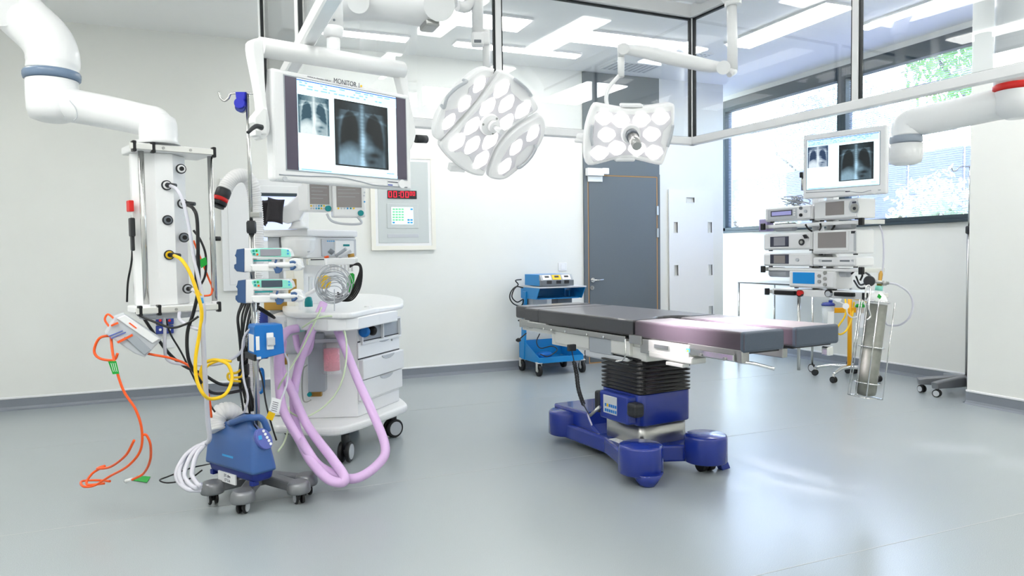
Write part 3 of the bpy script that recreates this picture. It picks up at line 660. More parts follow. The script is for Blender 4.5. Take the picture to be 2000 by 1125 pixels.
def xr(px0, py0, px1, py1, nm, neg, tint):
    xa, xb_ = M1.pt(px0, 250, y=0).x, M1.pt(px1, 250, y=0).x; z0 = M1.pt((px0+px1)/2, py1, y=0).z; z1_ = M1.pt((px0+px1)/2, py0, y=0).z
    xray_mesh(nm, neg, sc, M1, xa, xb_, z0, z1_, -.005, tint)
xr(581.5, 189, 642, 263, 'small_xray_image', 1, PALE); xr(652, 202, 756, 327.5, 'large_xray_image', 0, BLUE)
text(M1, 'MONITOR 1', 678, 162.5, .026, -.001, 'ink', cs, w=.115)
text(M1, 'SURGICAL IMAGING DISPLAY', 624, 154, .007, -.001, 'ink', cs, w=.1)
obj('power_dot', M1.disc(B(), 706, 168, .004, -.003, 0), 'yellow', cs)
bm = B(); p = [M1.pt(a, b_, y=0) for a, b_ in ((545, 341), (600, 344), (660, 346), (705, 355), (735, 362), (795, 366))]; tube(bm, [M1.W(v.x, -.001, v.z) for v in p], .0022); obj('bezel_line', bm, 'grey', cs)
obj('control_dial', M1.disc(B(), 786, 359, .017, -.012, 0, 24, .015), 'offwhite', cs)
obj('logo_button', M1.disc(B(), 557, 349, .009, -.002, 0), 'ltgrey', cs)
lb = obj('asset_label', M1.pbox(B(), 757, 353, 779, 364, -.002, 0), 'labelw', cs); obj('label_print', M1.pbox(B(), 758, 360, 767, 362.5, -.003, -.002), 'blowerpanel', lb)
obj('label_line', M1.pbox(B(), 758, 355, 777, 356.5, -.003, -.002), 'ink', lb)
# yoke
bm = B(); yy = .02; t0 = M1.wp(508, 92, y=yy); t1 = M1.wp(785, 137, y=yy); dd = (t1-t0).normalized()
rod(bm, t0, t1, .034, 24); obj('yoke_tube', bm, 'white', r)
YP = Fr(M1.W(M1.pt(512, 92, y=yy).x, yy, 0), 26)
bm = B(); M1.pprism(bm, curve2([(493, 80), (503, 74), (513, 76), (516, 95), (518, 150), (522, 205), (528, 240), (526, 262), (514, 272), (506, 262), (508, 240), (512, 212), (505, 160), (494, 105)], 2), -.0, .05, .006); lp = obj('yoke_plate', bm, 'white', r)
bm = B(); M1.pprism(bm, [(497, 228), (514, 208), (522, 212), (522, 262), (510, 262), (497, 238)], -.012, .03, .005); obj('clutch_cover', bm, 'white', lp)
obj('clamp_lever', tube(B(), [M1.wp(511, 249, y=-.03), M1.wp(499, 247, y=-.04), M1.wp(484, 259, y=-.05)], .008, rf=lambda u: .010-.004*u), 'dark', lp)
obj('lever_boss', M1.pbox(B(), 499, 254, 511, 265, -.02, .02, .004), 'white', lp)
bm = B(); M1.pprism(bm, curve2([(776, 134), (789, 128), (795, 135), (799, 180), (808, 230), (813, 262), (806, 285), (800, 290), (797, 240), (790, 190), (780, 150)], 2), .01, .05, .005); rp = obj('yoke_plate', bm, 'white', r)
bm = B(); rod(bm, M1.wp(812, 271, y=.03), M1.wp(832, 272, y=.03), .017, 16); obj('grip_knob', bm, 'dark', rp)
tube(bm := B(), [M1.wp(532, 104, y=.03), M1.wp(518, 106, y=.03), M1.wp(519, 160, y=.04), M1.wp(527, 215, y=.05), M1.wp(524, 262, y=.05), M1.wp(532, 276, y=.06)], .007); obj('feed_cable', bm, 'dark', r)
bm = B(); rod(bm, at(651, 122, 2.86), at(651, 66, 2.86), .026, 20); rod(bm, at(651, 118, 2.86), M1.wp(651, 116, y=.02), .02, 14); obj('mast', bm, 'white', r)
bm = B(); lathe(bm, at(651, 75, 2.86), [(.027, 0), (.037, .008), (.04, .03), (.04, .042), (.034, .046)], 28); obj('mast_collar', bm, 'white', r)
bm = B(); lathe(bm, at(651, 57, 2.86), [(.039, 0), (.039, .12), (.034, .25), (.034, 1.0)], 28); obj('mast_sleeve', bm, 'white', r)
obj('set_screw', rod(B(), at(652.5, 39, 2.83), at(652.5, 39, 2.81), .005, 10), 'midgrey', r)
# ================================================================ left ceiling pendant
r = thing('supply_pendant', 'white ceiling supply pendant with round gas sockets and steel side rails at the left', 'pendant', at(330, 605, 3.6), 0)
bm = B(); tube(bm, [at(-190, -150, 3.6), at(-90, -75, 3.6), at(-10, -15, 3.6), at(50, 38, 3.6), at(88, 75, 3.6), at(103, 108, 3.6), at(102, 142, 3.6)], .115, rf=lambda u: .118 if u < .93 else .114, seg=28, n=8); obj('upper_arm', bm, 'white', r)
bm = B(); rod(bm, at(0, 12, 3.72), at(-2, 14, 3.46), .085, 32); obj('arm_cap', bm, 'white', r)
bm = B(); lathe(bm, at(102, 158, 3.6), [(.112, 0), (.124, .004), (.127, .02), (.127, .034), (.122, .044), (.112, .048)], 36); obj('joint_ring', bm, 'coverblue', r)
bm = B(); lathe(bm, at(104, 216, 3.6), [(.06, -.055), (.1, -.04), (.113, .0), (.115, .06), (.114, .145)], 36); obj('joint_housing', bm, 'white', r)
bm = B(); tube(bm, [at(100, 200, 3.6), at(150, 208, 3.6), at(220, 221, 3.6), at(280, 234, 3.6), at(305, 240, 3.6), at(311, 258, 3.6)], .08, rf=lambda u: .085-.012*u, seg=24); obj('lower_arm', bm, 'white', r)
bm = B(); lathe(bm, at(310, 283, 3.6), [(.1, 0), (.088, .02), (.088, .1), (.08, .13), (.05, .15), (.0, .155)], 32); obj('end_joint', bm, 'white', r)
bm = B(); tube(bm, [at(136, 196, 3.5), at(148, 212, 3.5), at(150, 228, 3.5), at(143, 236, 3.5)], .003); obj('cover_seam', bm, 'ltgrey', r)
PF = Fr(at(325, 600, 3.6), 19)
xl, xr_ = PF.pt(258, 290, y=0).x, PF.pt(413, 298, y=0).x; zT = PF.pt(325, 292, y=0).z; zB = PF.pt(325, 604, y=0).z
def octo(x0, x1, y0, y1, c): return [(x0+c, y0), (x1-c, y0), (x1, y0+c), (x1, y1-c), (x1-c, y1), (x0+c, y1), (x0, y1-c), (x0, y0+c)]
def plate(nm, zc):
    p = obj(nm, PF.box(B(), (xl, xr_), (-.03, .2), (zc-.019, zc+.019), .008), 'white', r)
    for x, ln in ((xl, .03), (xr_, .03), (xl+.085, .03)):
        obj('end_cap', PF.box(B(), (x-.009, x+.009), (-.045, -.01), (zc-.026, zc+.026), .003, 1), 'black', p)
    obj('rail', PF.box(B(), (xl-.02, xr_), (-.044, -.03), (zc-.014, zc+.014), .002, 1), 'alu', p)
    for px in (319, 372) if nm == 'top_plate' else (333,):
        q = PF.pt(px, 290, y=-.044).x; obj('bolt', rod(B(), PF.W(q, -.044, zc), PF.W(q, -.048, zc), .007, 12), 'satin', p)
    return p
plate('top_plate', zT); plate('bottom_plate', zB)
cx0, cx1 = PF.pt(270, 440, y=.0).x, PF.pt(376, 440, y=0).x
cl = obj('column', PF.zprism(B(), octo(cx0, cx1, .0, .2, .085), zB+.019, zT-.019, .004, 1), 'white', r)
for zz in (zT-.019, zB+.017): obj('column_gasket', PF.zprism(B(), octo(cx0+.004, cx1-.004, .004, .196, .085), zz-.004, zz+.002), 'dark', cl)
for x in (xl+.035, xr_-.012):
    obj('rail_rod', rod(B(), PF.W(x, -.01, zB), PF.W(x, -.01, zT), .0135, 16), 'steel', r)
    bm = B(); rod(bm, PF.W(x, -.01, zB), PF.W(x, -.01, zB+.03), .017, 16); obj('rod_socket', bm, 'offwhite', r)
bm = B(); PF.zprism(bm, octo(cx0+.02, cx1+.02, .02, .18, .05), zB-.05, zB-.019, .01); obj('lower_housing', bm, 'ltgrey', r)
bm = B(); lathe(bm, PF.W((cx0+cx1)/2, .1, zT+.019), [(.11, 0), (.1, .015), (.1, .03)], 32); obj('neck_flange', bm, 'white', r)
def gsock(px, py, core, ring='dark'):
    p = PF.pt(px, py, y=0); s = obj('gas_socket', rod(B(), PF.W(p.x, .002, p.z), PF.W(p.x, -.008, p.z), .0245, 28), ring, r)
    obj('socket_face', rod(B(), PF.W(p.x, -.008, p.z), PF.W(p.x, -.012, p.z), .019, 24), core, s)
    bm = B(); rod(bm, PF.W(p.x, -.012, p.z), PF.W(p.x, -.018, p.z), .011, 18); obj('socket_core', bm, 'black', s)
    return p
for a in ((353, 330, 'white'), (325, 362, 'white'), (356, 398, 'ltgrey'), (327, 430, 'midgrey'), (359, 464, 'midgrey'), (330, 498, 'yellow'), (366, 564, 'ltgrey')): gsock(*a)
for px, py, m_ in ((325, 362, 'dark'), (362, 398, 'dark'), (333, 498, 'dark'), (370, 564, 'satin')):
    p = PF.pt(px, py, y=0); obj('hose_plug', rod(B(), PF.W(p.x, -.012, p.z), PF.W(p.x+.03, -.05, p.z-.003), .013, 16, .009), m_, r)
obj('red_socket', PF.pbox(B(), 252, 391, 262, 413, .03, .08, .004), 'red', r)
bm = B(); PF.pbox(bm, 255, 425, 265, 462, .02, .06, .006); PF.pbox(bm, 257, 455, 264, 490, .03, .06, .006); obj('plug_stack', bm, 'dark', r)
obj('grip_handle', rod(B(), PF.W(xr_-.02, .0, PF.pt(400, 466, y=0).z), PF.W(xr_+.03, .0, PF.pt(400, 466, y=0).z), .012, 14), 'black', r)

def spot(name, p, q, e, ang):
    d = bpy.data.lights.new(name, 'SPOT'); o = bpy.data.objects.new(name, d); COL.objects.link(o); o.location = p
    o.rotation_euler = (Vector(q)-Vector(p)).to_track_quat('-Z', 'Y').to_euler(); d.energy = e; d.spot_size = math.radians(ang); d.spot_blend = .6; d.shadow_soft_size = .2; d.color = (1, .9, .95)
spot('lamp_beam', H.W(0, -.2, 0), (2.6, 3.28, .9), 1050, 21); spot('lamp_beam', H2.W(0, -.22, 0), (2.66, 3.25, .9), 850, 23)
# ================================================================ helpers for the machines
def loft(bm, F, rings, k=4):
    R = []
    for z, x0, x1, y0, y1, r in rings:
        pts = []
        for cx, cy, a0 in ((x1-r, y0+r, -90), (x1-r, y1-r, 0), (x0+r, y1-r, 90), (x0+r, y0+r, 180)):
            for i in range(k+1):
                a = math.radians(a0+90*i/k); pts.append((cx+r*math.cos(a), cy+r*math.sin(a)))
        R.append([bm.verts.new(F.W(p[0], p[1], z)) for p in pts])
    n = len(R[0]); fs = []
    for i in range(len(R)-1):
        for j in range(n):
            f = bm.faces.new((R[i][j], R[i][(j+1) % n], R[i+1][(j+1) % n], R[i+1][j])); f.smooth = True; fs.append(f)
    fs += [bm.faces.new(R[0][::-1]), bm.faces.new(R[-1])]; bmesh.ops.recalc_face_normals(bm, faces=fs); return bm
def caster(parent, x, y, r, ang, wheel='rubber', face='ltgrey', z=0, w=.018, gap=.008, top=None, bracket='dark', thin=False):
    d = Vector((math.cos(math.radians(ang)), math.sin(math.radians(ang)), 0)); c = Vector((x, y, z+r)); bm = B()
    rod(bm, c-d*gap*.6, c+d*gap*.6, r*.5, 12); p = obj('caster', bm, bracket, parent)
    for s in (-1, 1):
        a = c+d*s*gap; b_ = c+d*s*(gap+w); bm = B(); lathe(bm, a, [(r*.9, 0), (r, w*.2), (r, w*.8), (r*.92, w)], 24, axis=d*s)
        wl = obj('wheel', bm, wheel, p); obj('wheel_face', rod(B(), b_-d*s*.001, b_+d*s*.003, r*.74, 22), face, wl)
    if top:
        bm = B(); rod(bm, c+Vector((0, 0, r*.3)), Vector((x, y, top)), r*.42, 14); obj('stem', bm, bracket, p)
    return p
# ================================================================ drip stand
PX, PY = .24, 4.22
r = thing('drip_stand', 'tall steel drip stand on a grey five-armed castor base, carrying the syringe pumps', 'drip stand', (PX, PY, 0))
SF = Fr((PX, PY, 0), -22.9)
zt = SF.pt(481, 185, y=0).z; zc = SF.pt(488, 440, y=0).z
obj('lower_pole', rod(B(), (PX, PY, .1), (PX, PY, zc), .0155, 18), 'steel', r); obj('upper_pole', rod(B(), (PX, PY, zc), (PX, PY, zt), .010, 14), 'steel', r)
bm = B(); lathe(bm, (PX, PY, zc-.045), [(.022, 0), (.026, .01), (.026, .06), (.02, .07)], 20); obj('height_clamp', bm, 'dark', r)
pp = [SF.wp(a, b_, y=0) for a, b_ in ((428, 180), (430, 190), (438, 197), (446, 192), (450, 184), (460, 182), (480, 182), (515, 184), (526, 186), (530, 195), (538, 198), (545, 190))]
obj('hook_bar', tube(B(), pp, .0065, 5), 'steel', r)
obj('side_clamp', SF.box(B(), (.0, .055), (-.02, .02), (SF.pt(493, 425, y=0).z, SF.pt(493, 414, y=0).z), .004), 'satin', r)
ends = [(.14, 3.90), (.42, 3.93), (.0, 4.12), tuple(on(598, 932, 2, .1))[:2], (.12, 4.5)]
hub = B(); lathe(hub, (PX, PY, .055), [(.07, 0), (.085, .02), (.08, .06), (.05, .075)], 24); obj('base_hub', hub, 'basegrey', r)
for ex, ey in ends:
    d = Vector((ex-PX, ey-PY, 0)); L = d.length; F = Fr((PX, PY, 0), math.degrees(math.atan2(d.y, d.x))); bm = B()
    F.prism(bm, [(.04, .062), (L, .062), (L, .108), (L-.05, .112), (L*.6, .115), (.04, .118)], -.035, .035, .012); arm = obj('base_arm', bm, 'basegrey', r)
    bm = B(); lathe(bm, (ex, ey, .06), [(.058, 0), (.062, .01), (.058, .045), (.046, .06)], 24); obj('arm_cap', bm, 'basegrey', arm)
    caster(r, ex, ey, .034, random.Random(ex).uniform(-40, 20), w=.014, gap=.009, top=.08)
# pumps
def pump(dx, dy, lbl, scr):
    c = at(478+dx, 510+dy, 3.86); r = thing('syringe_pump', lbl, 'syringe pump', c, -14, 'syringe pumps on the drip stand'); F = Fr(c, -14); o = lambda x, y: (x+dx, y+dy)
    def pb(x0, y0, x1, y1, *a, **k): return F.pbox(B(), x0+dx, y0+dy, x1+dx, y1+dy, *a, **k)
    bm = B(); F.pprism(bm, [o(*p) for p in ((477, 485), (560, 484), (566, 490), (569, 500), (560, 506), (494, 506), (494, 522), (490, 531), (477, 531))], 0, .12, .006); bd = obj('pump_body', bm, 'white', r)
    bm = B(); F.pprism(bm, [o(*p) for p in ((477, 485), (462, 487), (460, 496), (458, 499), (461, 503), (461, 515), (457, 517), (457, 524), (462, 530), (478, 532))], .005, .115, .004); obj('clamp_housing', bm, 'slateblue', r)
    bm = B(); F.pprism(bm, curve2([o(*p) for p in ((491, 487), (520, 484.5), (555, 486), (565, 490), (568, 500), (560, 502), (500, 500), (492, 496))], 3), -.006, .01, .002, 1); cf = obj('control_face', bm, 'mint', r)
    obj('pump_display', pb(508, 486.5, 549, 500, -.009, -.004, .002, 1), scr, cf)
    for i in range(4):
        px, py = ((495, 490), (501, 490), (496, 496), (502.5, 497))[i]; obj('key', F.disc(B(), px+dx, py+dy, .006, -.009, -.004, 12), ('teal', 'green', 'teal', 'orange')[i], cf)
    for i in range(6): obj('key', F.disc(B(), 553+dx+(i % 3)*4.6, 489.5+dy+(i//3)*6, .0055, -.009, -.004, 10), 'labelblue' if i % 3 == 2 else 'mint', cf)
    obj('level_stripe', pb(495, 507.5, 530, 510.5, -.002, .01), 'teal', bd)
    bm = B(); F.pprism(bm, curve2([o(*p) for p in ((494, 516), (560, 517), (574, 513), (588, 517), (590, 524), (574, 528), (520, 530), (495, 530), (491, 523))], 3), -.035, .06, .006); obj('syringe_tray', bm, 'white', r)
    p = F.pt(*o(548, 517), y=-.04); q = F.pt(*o(580, 517), y=-.04); obj('syringe_barrel', rod(B(), F.W(p.x-.06, -.04, p.z), F.W(q.x, -.04, q.z), .014, 16), 'offwhite', r)
    bm = B(); F.pprism(bm, curve2([o(*p) for p in ((565, 508), (575, 504), (586, 508), (590, 520), (586, 528), (572, 529), (564, 524))], 2), -.03, .05, .005); obj('plunger_drive', bm, 'white', r)
    bm = B(); tube(bm, [F.wp(*o(*p), y=-.045) for p in ((566, 513), (574, 512), (577, 518), (573, 524), (567, 525))], .008); obj('plunger_lever', bm, 'slateblue', r)
    bm = B(); tube(bm, [F.wp(*o(*p), y=-.045) for p in ((540, 507), (538, 514), (541, 522), (547, 526))], .006); obj('barrel_clip', bm, 'slateblue', r)
    bm = B(); F.pprism(bm, [o(*p) for p in ((534, 524), (552, 524), (550, 530), (545, 534), (538, 534))], -.05, -.035, .002, 1); obj('clip_foot', bm, 'slateblue', r)
pump(0, 0, 'upper syringe pump on the drip stand, its display lit pinkish white', 'screengrey'); pump(2.5, 61, 'lower syringe pump on the drip stand, with a dark display', 'screendark')
# blue clamp on the hook
r = thing('hanging_clamp', 'bright blue plastic clamp hanging from the drip stand hook', 'clamp', SF.wp(467, 218, y=0))
obj('clamp_body', SF.pprism(B(), [(459, 179), (479, 179), (478, 192), (475, 197), (463, 197), (460, 190)], -.025, .025, .006), 'hookblue', r)
bm = B(); SF.disc(bm, 467, 201, .028, -.03, .03); obj('clamp_wheel', bm, 'hookblue', r); bm = B(); SF.disc(bm, 468, 209, .026, -.02, .02); obj('clamp_wheel', bm, 'navy', r)
# blue power box
c = at(497, 668, 3.8); F = Fr(c, 12); r = thing('power_supply_box', 'bright blue power box with white labels clamped low on the drip stand', 'power box', c, 12)
bx = obj('box_shell', F.pprism(B(), [(497, 640), (500, 635), (551, 633), (553, 640), (556, 690), (497, 705)], 0, .13, .006), 'boxblue', r)
obj('cable_holder', F.pbox(B(), 521, 650, 535, 683, -.01, .0, .004), 'offwhite', bx); obj('holder_clip', F.pbox(B(), 522, 659, 538, 675, -.028, -.01, .004), 'ltgrey', bx)
for a in ((500, 657, 507, 684), (500, 697, 510, 702)): obj('label', F.pbox(B(), *a, -.002, .001), 'labelw', bx)
obj('side_label', F.sbox(B(), 486, 653, 495, 686, -.002, .001), 'labelw', bx)
obj('power_inlet', F.sbox(B(), 478, 690, 496, 702, -.012, .002, .003), 'black', bx)
bm = B()
for i in range(7): F.sbox(bm, 478, 656+i*3, 484, 657.2+i*3, -.0025, .0)
obj('vent_slots', bm, 'dark', bx, kind='stuff')
# ================================================================ warm air blower
c = at(496, 942, 3.68); F = Fr((c.x, c.y, 0), 30); z0 = F.pt(499, 925, y=0).z
L = F.pt(400, 900, x=0).y; Wd = F.pt(541, 900, y=0).x
zl = F.pt(497, 946, y=0).z; zm_ = F.pt(499, 926, y=0).z; zs = F.pt(480, 856, y=0).z; zh = F.pt(484, 811, y=.08).z
r = thing('air_warmer', 'blue warm air blower unit lettered 37 cfm 17 L/s low on the drip stand', 'blower', (c.x, c.y, zl-.02), 30)
H_ = zh-zs
bm = B(); loft(bm, F, [(zl-.002, .022, Wd-.02, .025, L-.03, .02), (zl+.01, .012, Wd-.01, .012, L-.02, .03), (zm_+.03, .002, Wd, .002, L, .03)]); tr = obj('lower_tray', bm, 'blowerdark', r)
bm = B(); loft(bm, F, [(zm_-.004, -.004, Wd+.004, -.004, L+.004, .03), (zm_+.01, -.005, Wd+.004, -.005, L+.005, .032), (zs-.04, .012, Wd-.018, .016, L-.004, .032), (zs-.012, .022, Wd-.026, .024, L-.012, .032), (zs+.004, .036, Wd-.036, .045, L-.03, .032), (zs+H_*.4, .044, Wd-.05, .09, L*.62, .03), (zs+H_*.75, .05, Wd-.055, .1, L*.46, .025), (zs+H_*.92, .056, Wd-.06, .108, L*.38, .02)]); sh = obj('upper_shell', bm, 'blowerblue', r)
bm = B(); tube(bm, [F.W(.03, L*.55, zs+H_*.32), F.W(.034, .11, zs+H_*.8), F.W(.05, .06, zh-.014), F.W(Wd*.5, .045, zh-.014), F.W(Wd-.045, .04, zs+H_*.62), F.W(Wd-.024, .035, zs-.0)], .017, seg=12); obj('carry_handle', bm, 'blowerblue', r)
nrm = Matrix.Rotation(math.radians(30), 3, 'Z') @ Matrix.Rotation(math.radians(-14), 3, 'X')
CF = Fr(F.W(Wd/2, .006, F.pt(515, 858, y=0).z), R=nrm)
cx, cy = 515, 853
bm = B(); pts = []
for i in range(24):
    a = i/24*2*math.pi; pts.append((.044*math.cos(a)-.012*math.sin(a), .056*math.sin(a)))
CF.prism(bm, pts, -.006, .02, .003, 1); pn = obj('control_oval', bm, 'blowerpanel', sh)
obj('display', CF.box(B(), (-.034, -.014), (-.009, -.005), (.0, .022), .003, 1), 'labelblue', pn)
for i in range(5): obj('button', rod(B(), CF.W(.0+i*.007, -.005, .04-i*.018), CF.W(.0+i*.007, -.01, .04-i*.018), .0075, 12), 'labelw', pn)
lab = obj('flow_label', F.sbox(B(), 426, 924, 459, 943, .003, .012), 'labelw', r)
LF_ = Fr(F.o, R=F.R @ Matrix.Rotation(math.radians(-90), 3, 'Z'))
yl = F.pt(443, 934, x=0); 
for i, tx in enumerate(('37 cfm', '17 L/s')):
    cu = bpy.data.curves.new('t', 'FONT'); cu.body = tx; cu.size = .022; cu.align_x = 'CENTER'; cu.align_y = 'CENTER'; cu.extrude = .0004
    tmp = bpy.data.objects.new('t', cu); COL.objects.link(tmp); me = bpy.data.meshes.new_from_object(tmp); bpy.data.objects.remove(tmp)
    bm = B(); bm.from_mesh(me); bm.transform(Matrix.Rotation(math.radians(90), 4, 'X')); bm.transform(Matrix.Rotation(math.radians(-90), 4, 'Z'))
    bm.transform(F.M @ Matrix.Translation((.0018, yl.y, yl.z+.011-.023*i))); obj('lettering', bm, 'ink', lab)
obj('blue_label', F.sbox(B(), 434, 889, 455, 900, .0, .012), 'labelblue', sh)
for yy in (.03, L-.06): obj('foot', F.box(B(), (.01, .05), (yy, yy+.03), (zl-.022, zl+.005), .004), 'blowerdark', r)
hb = Fr((PX, PY, 0), 0)
obj('mount_bracket', W0.box(B(), (PX-.03, PX+.03), (PY-.06, PY+.0), (zl+.02, zl+.16), .005), 'dark', r)
# hoses of the blower
r = thing('warming_hose', 'white ribbed air hose rising behind the pumps to a black nozzle', 'hose', at(487, 800, 4.35))
obj('ribbed_hose', ripple([at(*p) for p in ((436, 378, 4.2), (446, 358, 4.22), (462, 344, 4.25), (480, 345, 4.3), (493, 362, 4.32), (499, 400, 4.35), (502, 460, 4.35), (500, 540, 4.35), (492, 640, 4.35), (486, 720, 4.35), (484, 830, 4.3))], .041, .006, .013), 'hose', r)
bm = B(); lathe(bm, at(427, 400, 4.18), [(.04, 0), (.043, .015), (.038, .04), (.043, .055), (.043, .09), (.037, .1)], 24, axis=at(437, 374, 4.2)-at(427, 400, 4.18)); nz = obj('nozzle', bm, 'dark', r)
bm = B(); lathe(bm, at(428.5, 393, 4.18), [(.0445, 0), (.0445, .022)], 24, axis=at(437, 374, 4.2)-at(427, 400, 4.18)); obj('nozzle_ring', bm, 'red', nz)
bm = B(); lathe(bm, at(425.5, 405, 4.18), [(.034, 0), (.034, .012)], 24, axis=at(437, 374, 4.2)-at(427, 400, 4.18)); obj('nozzle_mouth', bm, 'black', nz)
ho = obj('outlet_hose', ripple([at(*p) for p in ((424, 842, 3.88), (422, 822, 3.9), (430, 807, 3.92), (446, 803, 3.95), (458, 812, 4.0), (468, 835, 4.0))], .05, .006, .014), 'hose', None, 'short thick white ribbed hose curling over the blue blower', 'hose')
# ================================================================ anaesthetic machine
PB = at(697, 700, 4.75); PB.z = 0
FB = Fr(PB, 47); FA = Fr(PB, -18)
r = thing('anaesthetic_machine', 'large white wheeled anaesthetic machine with drawers and curved worktop', 'anaesthetic machine', PB, 0)
zw = FB.pt(697, 603, y=0).z
zP = lambda l, z: [tuple(on(a, b_, 2, z))[:2] for a, b_ in l]
# base
bpt = zP([(531, 842), (560, 848), (610, 853), (655, 853), (680, 848), (712, 838), (750, 824), (790, 808), (794, 800), (775, 786), (740, 776), (600, 776), (540, 800)], .19)
base = obj('wheel_base', W0.zprism(B(), curve2(bpt, 5), .19, .245, .02, 3), 'white', r)
Cx = FB.pt(778, 700, y=0).x; Ax = FA.pt(562, 700, y=0).x
A2 = FA.W(Ax, 0, 0); C2 = FB.W(Cx, 0, 0); nA = FA.R @ Vector((0, 1, 0)); D2 = C2+Vector((-.35, .35, 0)); E2 = A2+Vector((.12, .5, 0))
zb0 = FB.pt(697, 790, y=0).z; zc0 = FB.pt(697, 620, y=0).z
foot = [PB, C2, D2, E2, A2]
pl = obj('cabinet', W0.zprism(B(), [(p.x, p.y) for p in foot], .245, zc0, .006, 1), 'offwhite', r)
for ix, (px, py) in enumerate(((676, 902), (768, 853), (560, 862), (640, 800))):
    q = on(px, py, 2, 0) if ix < 2 else (at(562, 840, 4.9) if ix == 2 else PB+Vector((.1, .75, 0)))
    if ix == 2: q = on(566, 848, 2, .0)
    caster(r, q[0], q[1], .066 if ix < 2 else .06, (-28, -70, 10, 0)[ix], w=.024, gap=.012, top=.2, face='ltgrey')
# drawers on the right face
dz = [FB.pt(697, v, y=-.01).z for v in (669, 703, 745, 787)]
obj('front_panel', FB.box(B(), (.004, Cx-.004), (-.006, .0), (zb0, zc0-.0), .002, 1), 'offwhite', pl)
for i in range(3):
    z1_, z0_ = dz[i], dz[i+1]; out_ = (.0, .028, .012)[i]; x0_ = (.0, .01, .0)[i]
    d_ = obj('drawer', FB.box(B(), (x0_, Cx-.002+(.012 if i else 0)), (-.014-out_, .0), (z0_+.004, z1_-.003), .006), 'offwhite', r)
    xc = Cx*.6; bm = B(); pts = [(xc-.085, z1_-.006), (xc+.085, z1_-.006)]+[(xc+.085*math.cos(a), z1_-.006-.028*math.sin(a)) for a in [math.pi*k/8 for k in range(1, 8)]]
    FB.prism(bm, pts, -.020-out_, -.012-out_, .002, 1); obj('drawer_pull', bm, 'ltgrey', d_)
    obj('drawer_gap', FB.box(B(), (.002, Cx-.004), (-.012, -.006), (z1_-.003, z1_+.004)), 'dark', d_)
obj('drawer_lock', FB.disc(B(), 766, 664, .008, -.02, -.01, 14), 'satin', r)
# open shelf
sz0_, sz1_ = FB.pt(738, 662, y=-.01).z, FB.pt(738, 628, y=-.01).z; xs0, xs1 = .035, Cx-.012; xm2 = FB.pt(744, 645, y=-.01).x
bm = B(); FB.box(bm, (xs0-.008, xs1+.008), (-.03, -.006), (sz0_-.012, sz0_)); FB.box(bm, (xs0-.008, xs1+.008), (-.03, -.006), (sz1_, sz1_+.012))
for x in (xs0-.008, xm2, xs1): FB.box(bm, (x, x+.008), (-.03, -.006), (sz0_, sz1_))
sh = obj('shelf_frame', bm, 'offwhite', r); obj('shelf_back', FB.box(B(), (xs0, xs1), (-.0095, -.006), (sz0_, sz1_)), 'grey', sh)
lm = thing('mask', 'blue and black anaesthetic mask lying in the open shelf of the anaesthetic machine', 'mask', FB.wp(715, 656, y=-.05))
bm = B(); lathe(bm, FB.wp(712, 648, y=-.045), [(.02, -.02), (.036, -.012), (.036, .01), (.02, .02)], 20, axis=FB.R @ Vector((1, .3, 0))); obj('mask_cushion', bm, 'boxblue', lm)
bm = B(); lathe(bm, FB.wp(727, 646, y=-.035), [(.02, -.02), (.034, 0), (.02, .04)], 18, axis=FB.R @ Vector((1, .1, .1))); obj('mask_body', bm, 'black', lm)
# worktop
wt = zP([(552, 602), (556, 612), (575, 617), (640, 618), (675, 618), (700, 615), (740, 606), (783, 600), (787, 594), (780, 585), (720, 578), (600, 578), (560, 590)], zw-.015)
obj('worktop', W0.zprism(B(), curve2(wt, 4), zw-.03, zw+.005, .012, 3), 'white', r)
wt2 = zP([(560, 617), (580, 621), (640, 623), (676, 622), (700, 620), (740, 612), (776, 606), (775, 596), (700, 590), (580, 590)], zw-.03)
obj('fascia', W0.zprism(B(), wt2, zw-.105, zw-.03, .006, 1), 'offwhite', r)
obj('fascia_dial', FB.disc(B(), 724, 604, .022, -.05, -.01, 20), 'white', r)
obj('flush_knob', FB.disc(B(), 711, 619, .022, -.04, -.0, 20), 'white', r)
bm = B(); tube(bm, [FB.wp(*p, y=-.04) for p in ((682, 612), (685, 628), (691, 632), (695, 625), (695, 612))], .006); obj('hook', bm, 'white', r)
# left front: ventilator block, absorber
FA2 = Fr(FA.W(0, -.03, 0), -18)
obj('side_cover', FA2.pbox(B(), 555, 625, 598, 692, .0, .1, .01), 'ltgrey', r)
obj('breathing_block', FA2.pbox(B(), 598, 624, 668, 656, -.02, .1, .012), 'offwhite', r)
obj('port_strip', FA2.pbox(B(), 623, 635, 655, 642, -.025, -.01, .003), 'teal', r)
obj('absorber_housing', FA2.pbox(B(), 600, 650, 634, 766, -.05, .1, .008), 'grey', r)
obj('absorber_bracket', FA2.pbox(B(), 614, 662, 664, 670, -.06, .0, .006), 'ltgrey', r)
cn_ = FA2.wp(648, 700, y=-.07)
bm = B(); zq0, zq1 = FA2.pt(648, 729, y=-.07).z, FA2.pt(648, 671, y=-.07).z
lathe(bm, (cn_.x, cn_.y, zq0), [(.062, 0), (.062, .012), (.056, .016), (.056, zq1-zq0-.01), (.05, zq1-zq0)], 28); ab = obj('absorber_canister', bm, 'canister', r)
bm = B(); lathe(bm, (cn_.x, cn_.y, zq0+.02), [(.05, 0), (.05, (zq1-zq0)*.72)], 24); obj('lime_granules', bm, 'pink', ab, kind='stuff')
obj('drain_bracket', FA2.pbox(B(), 602, 765, 628, 775, -.04, .0, .004), 'brass', r); obj('drain_knob', FA2.disc(B(), 604, 771, .014, -.06, -.03, 16), 'teal', r)
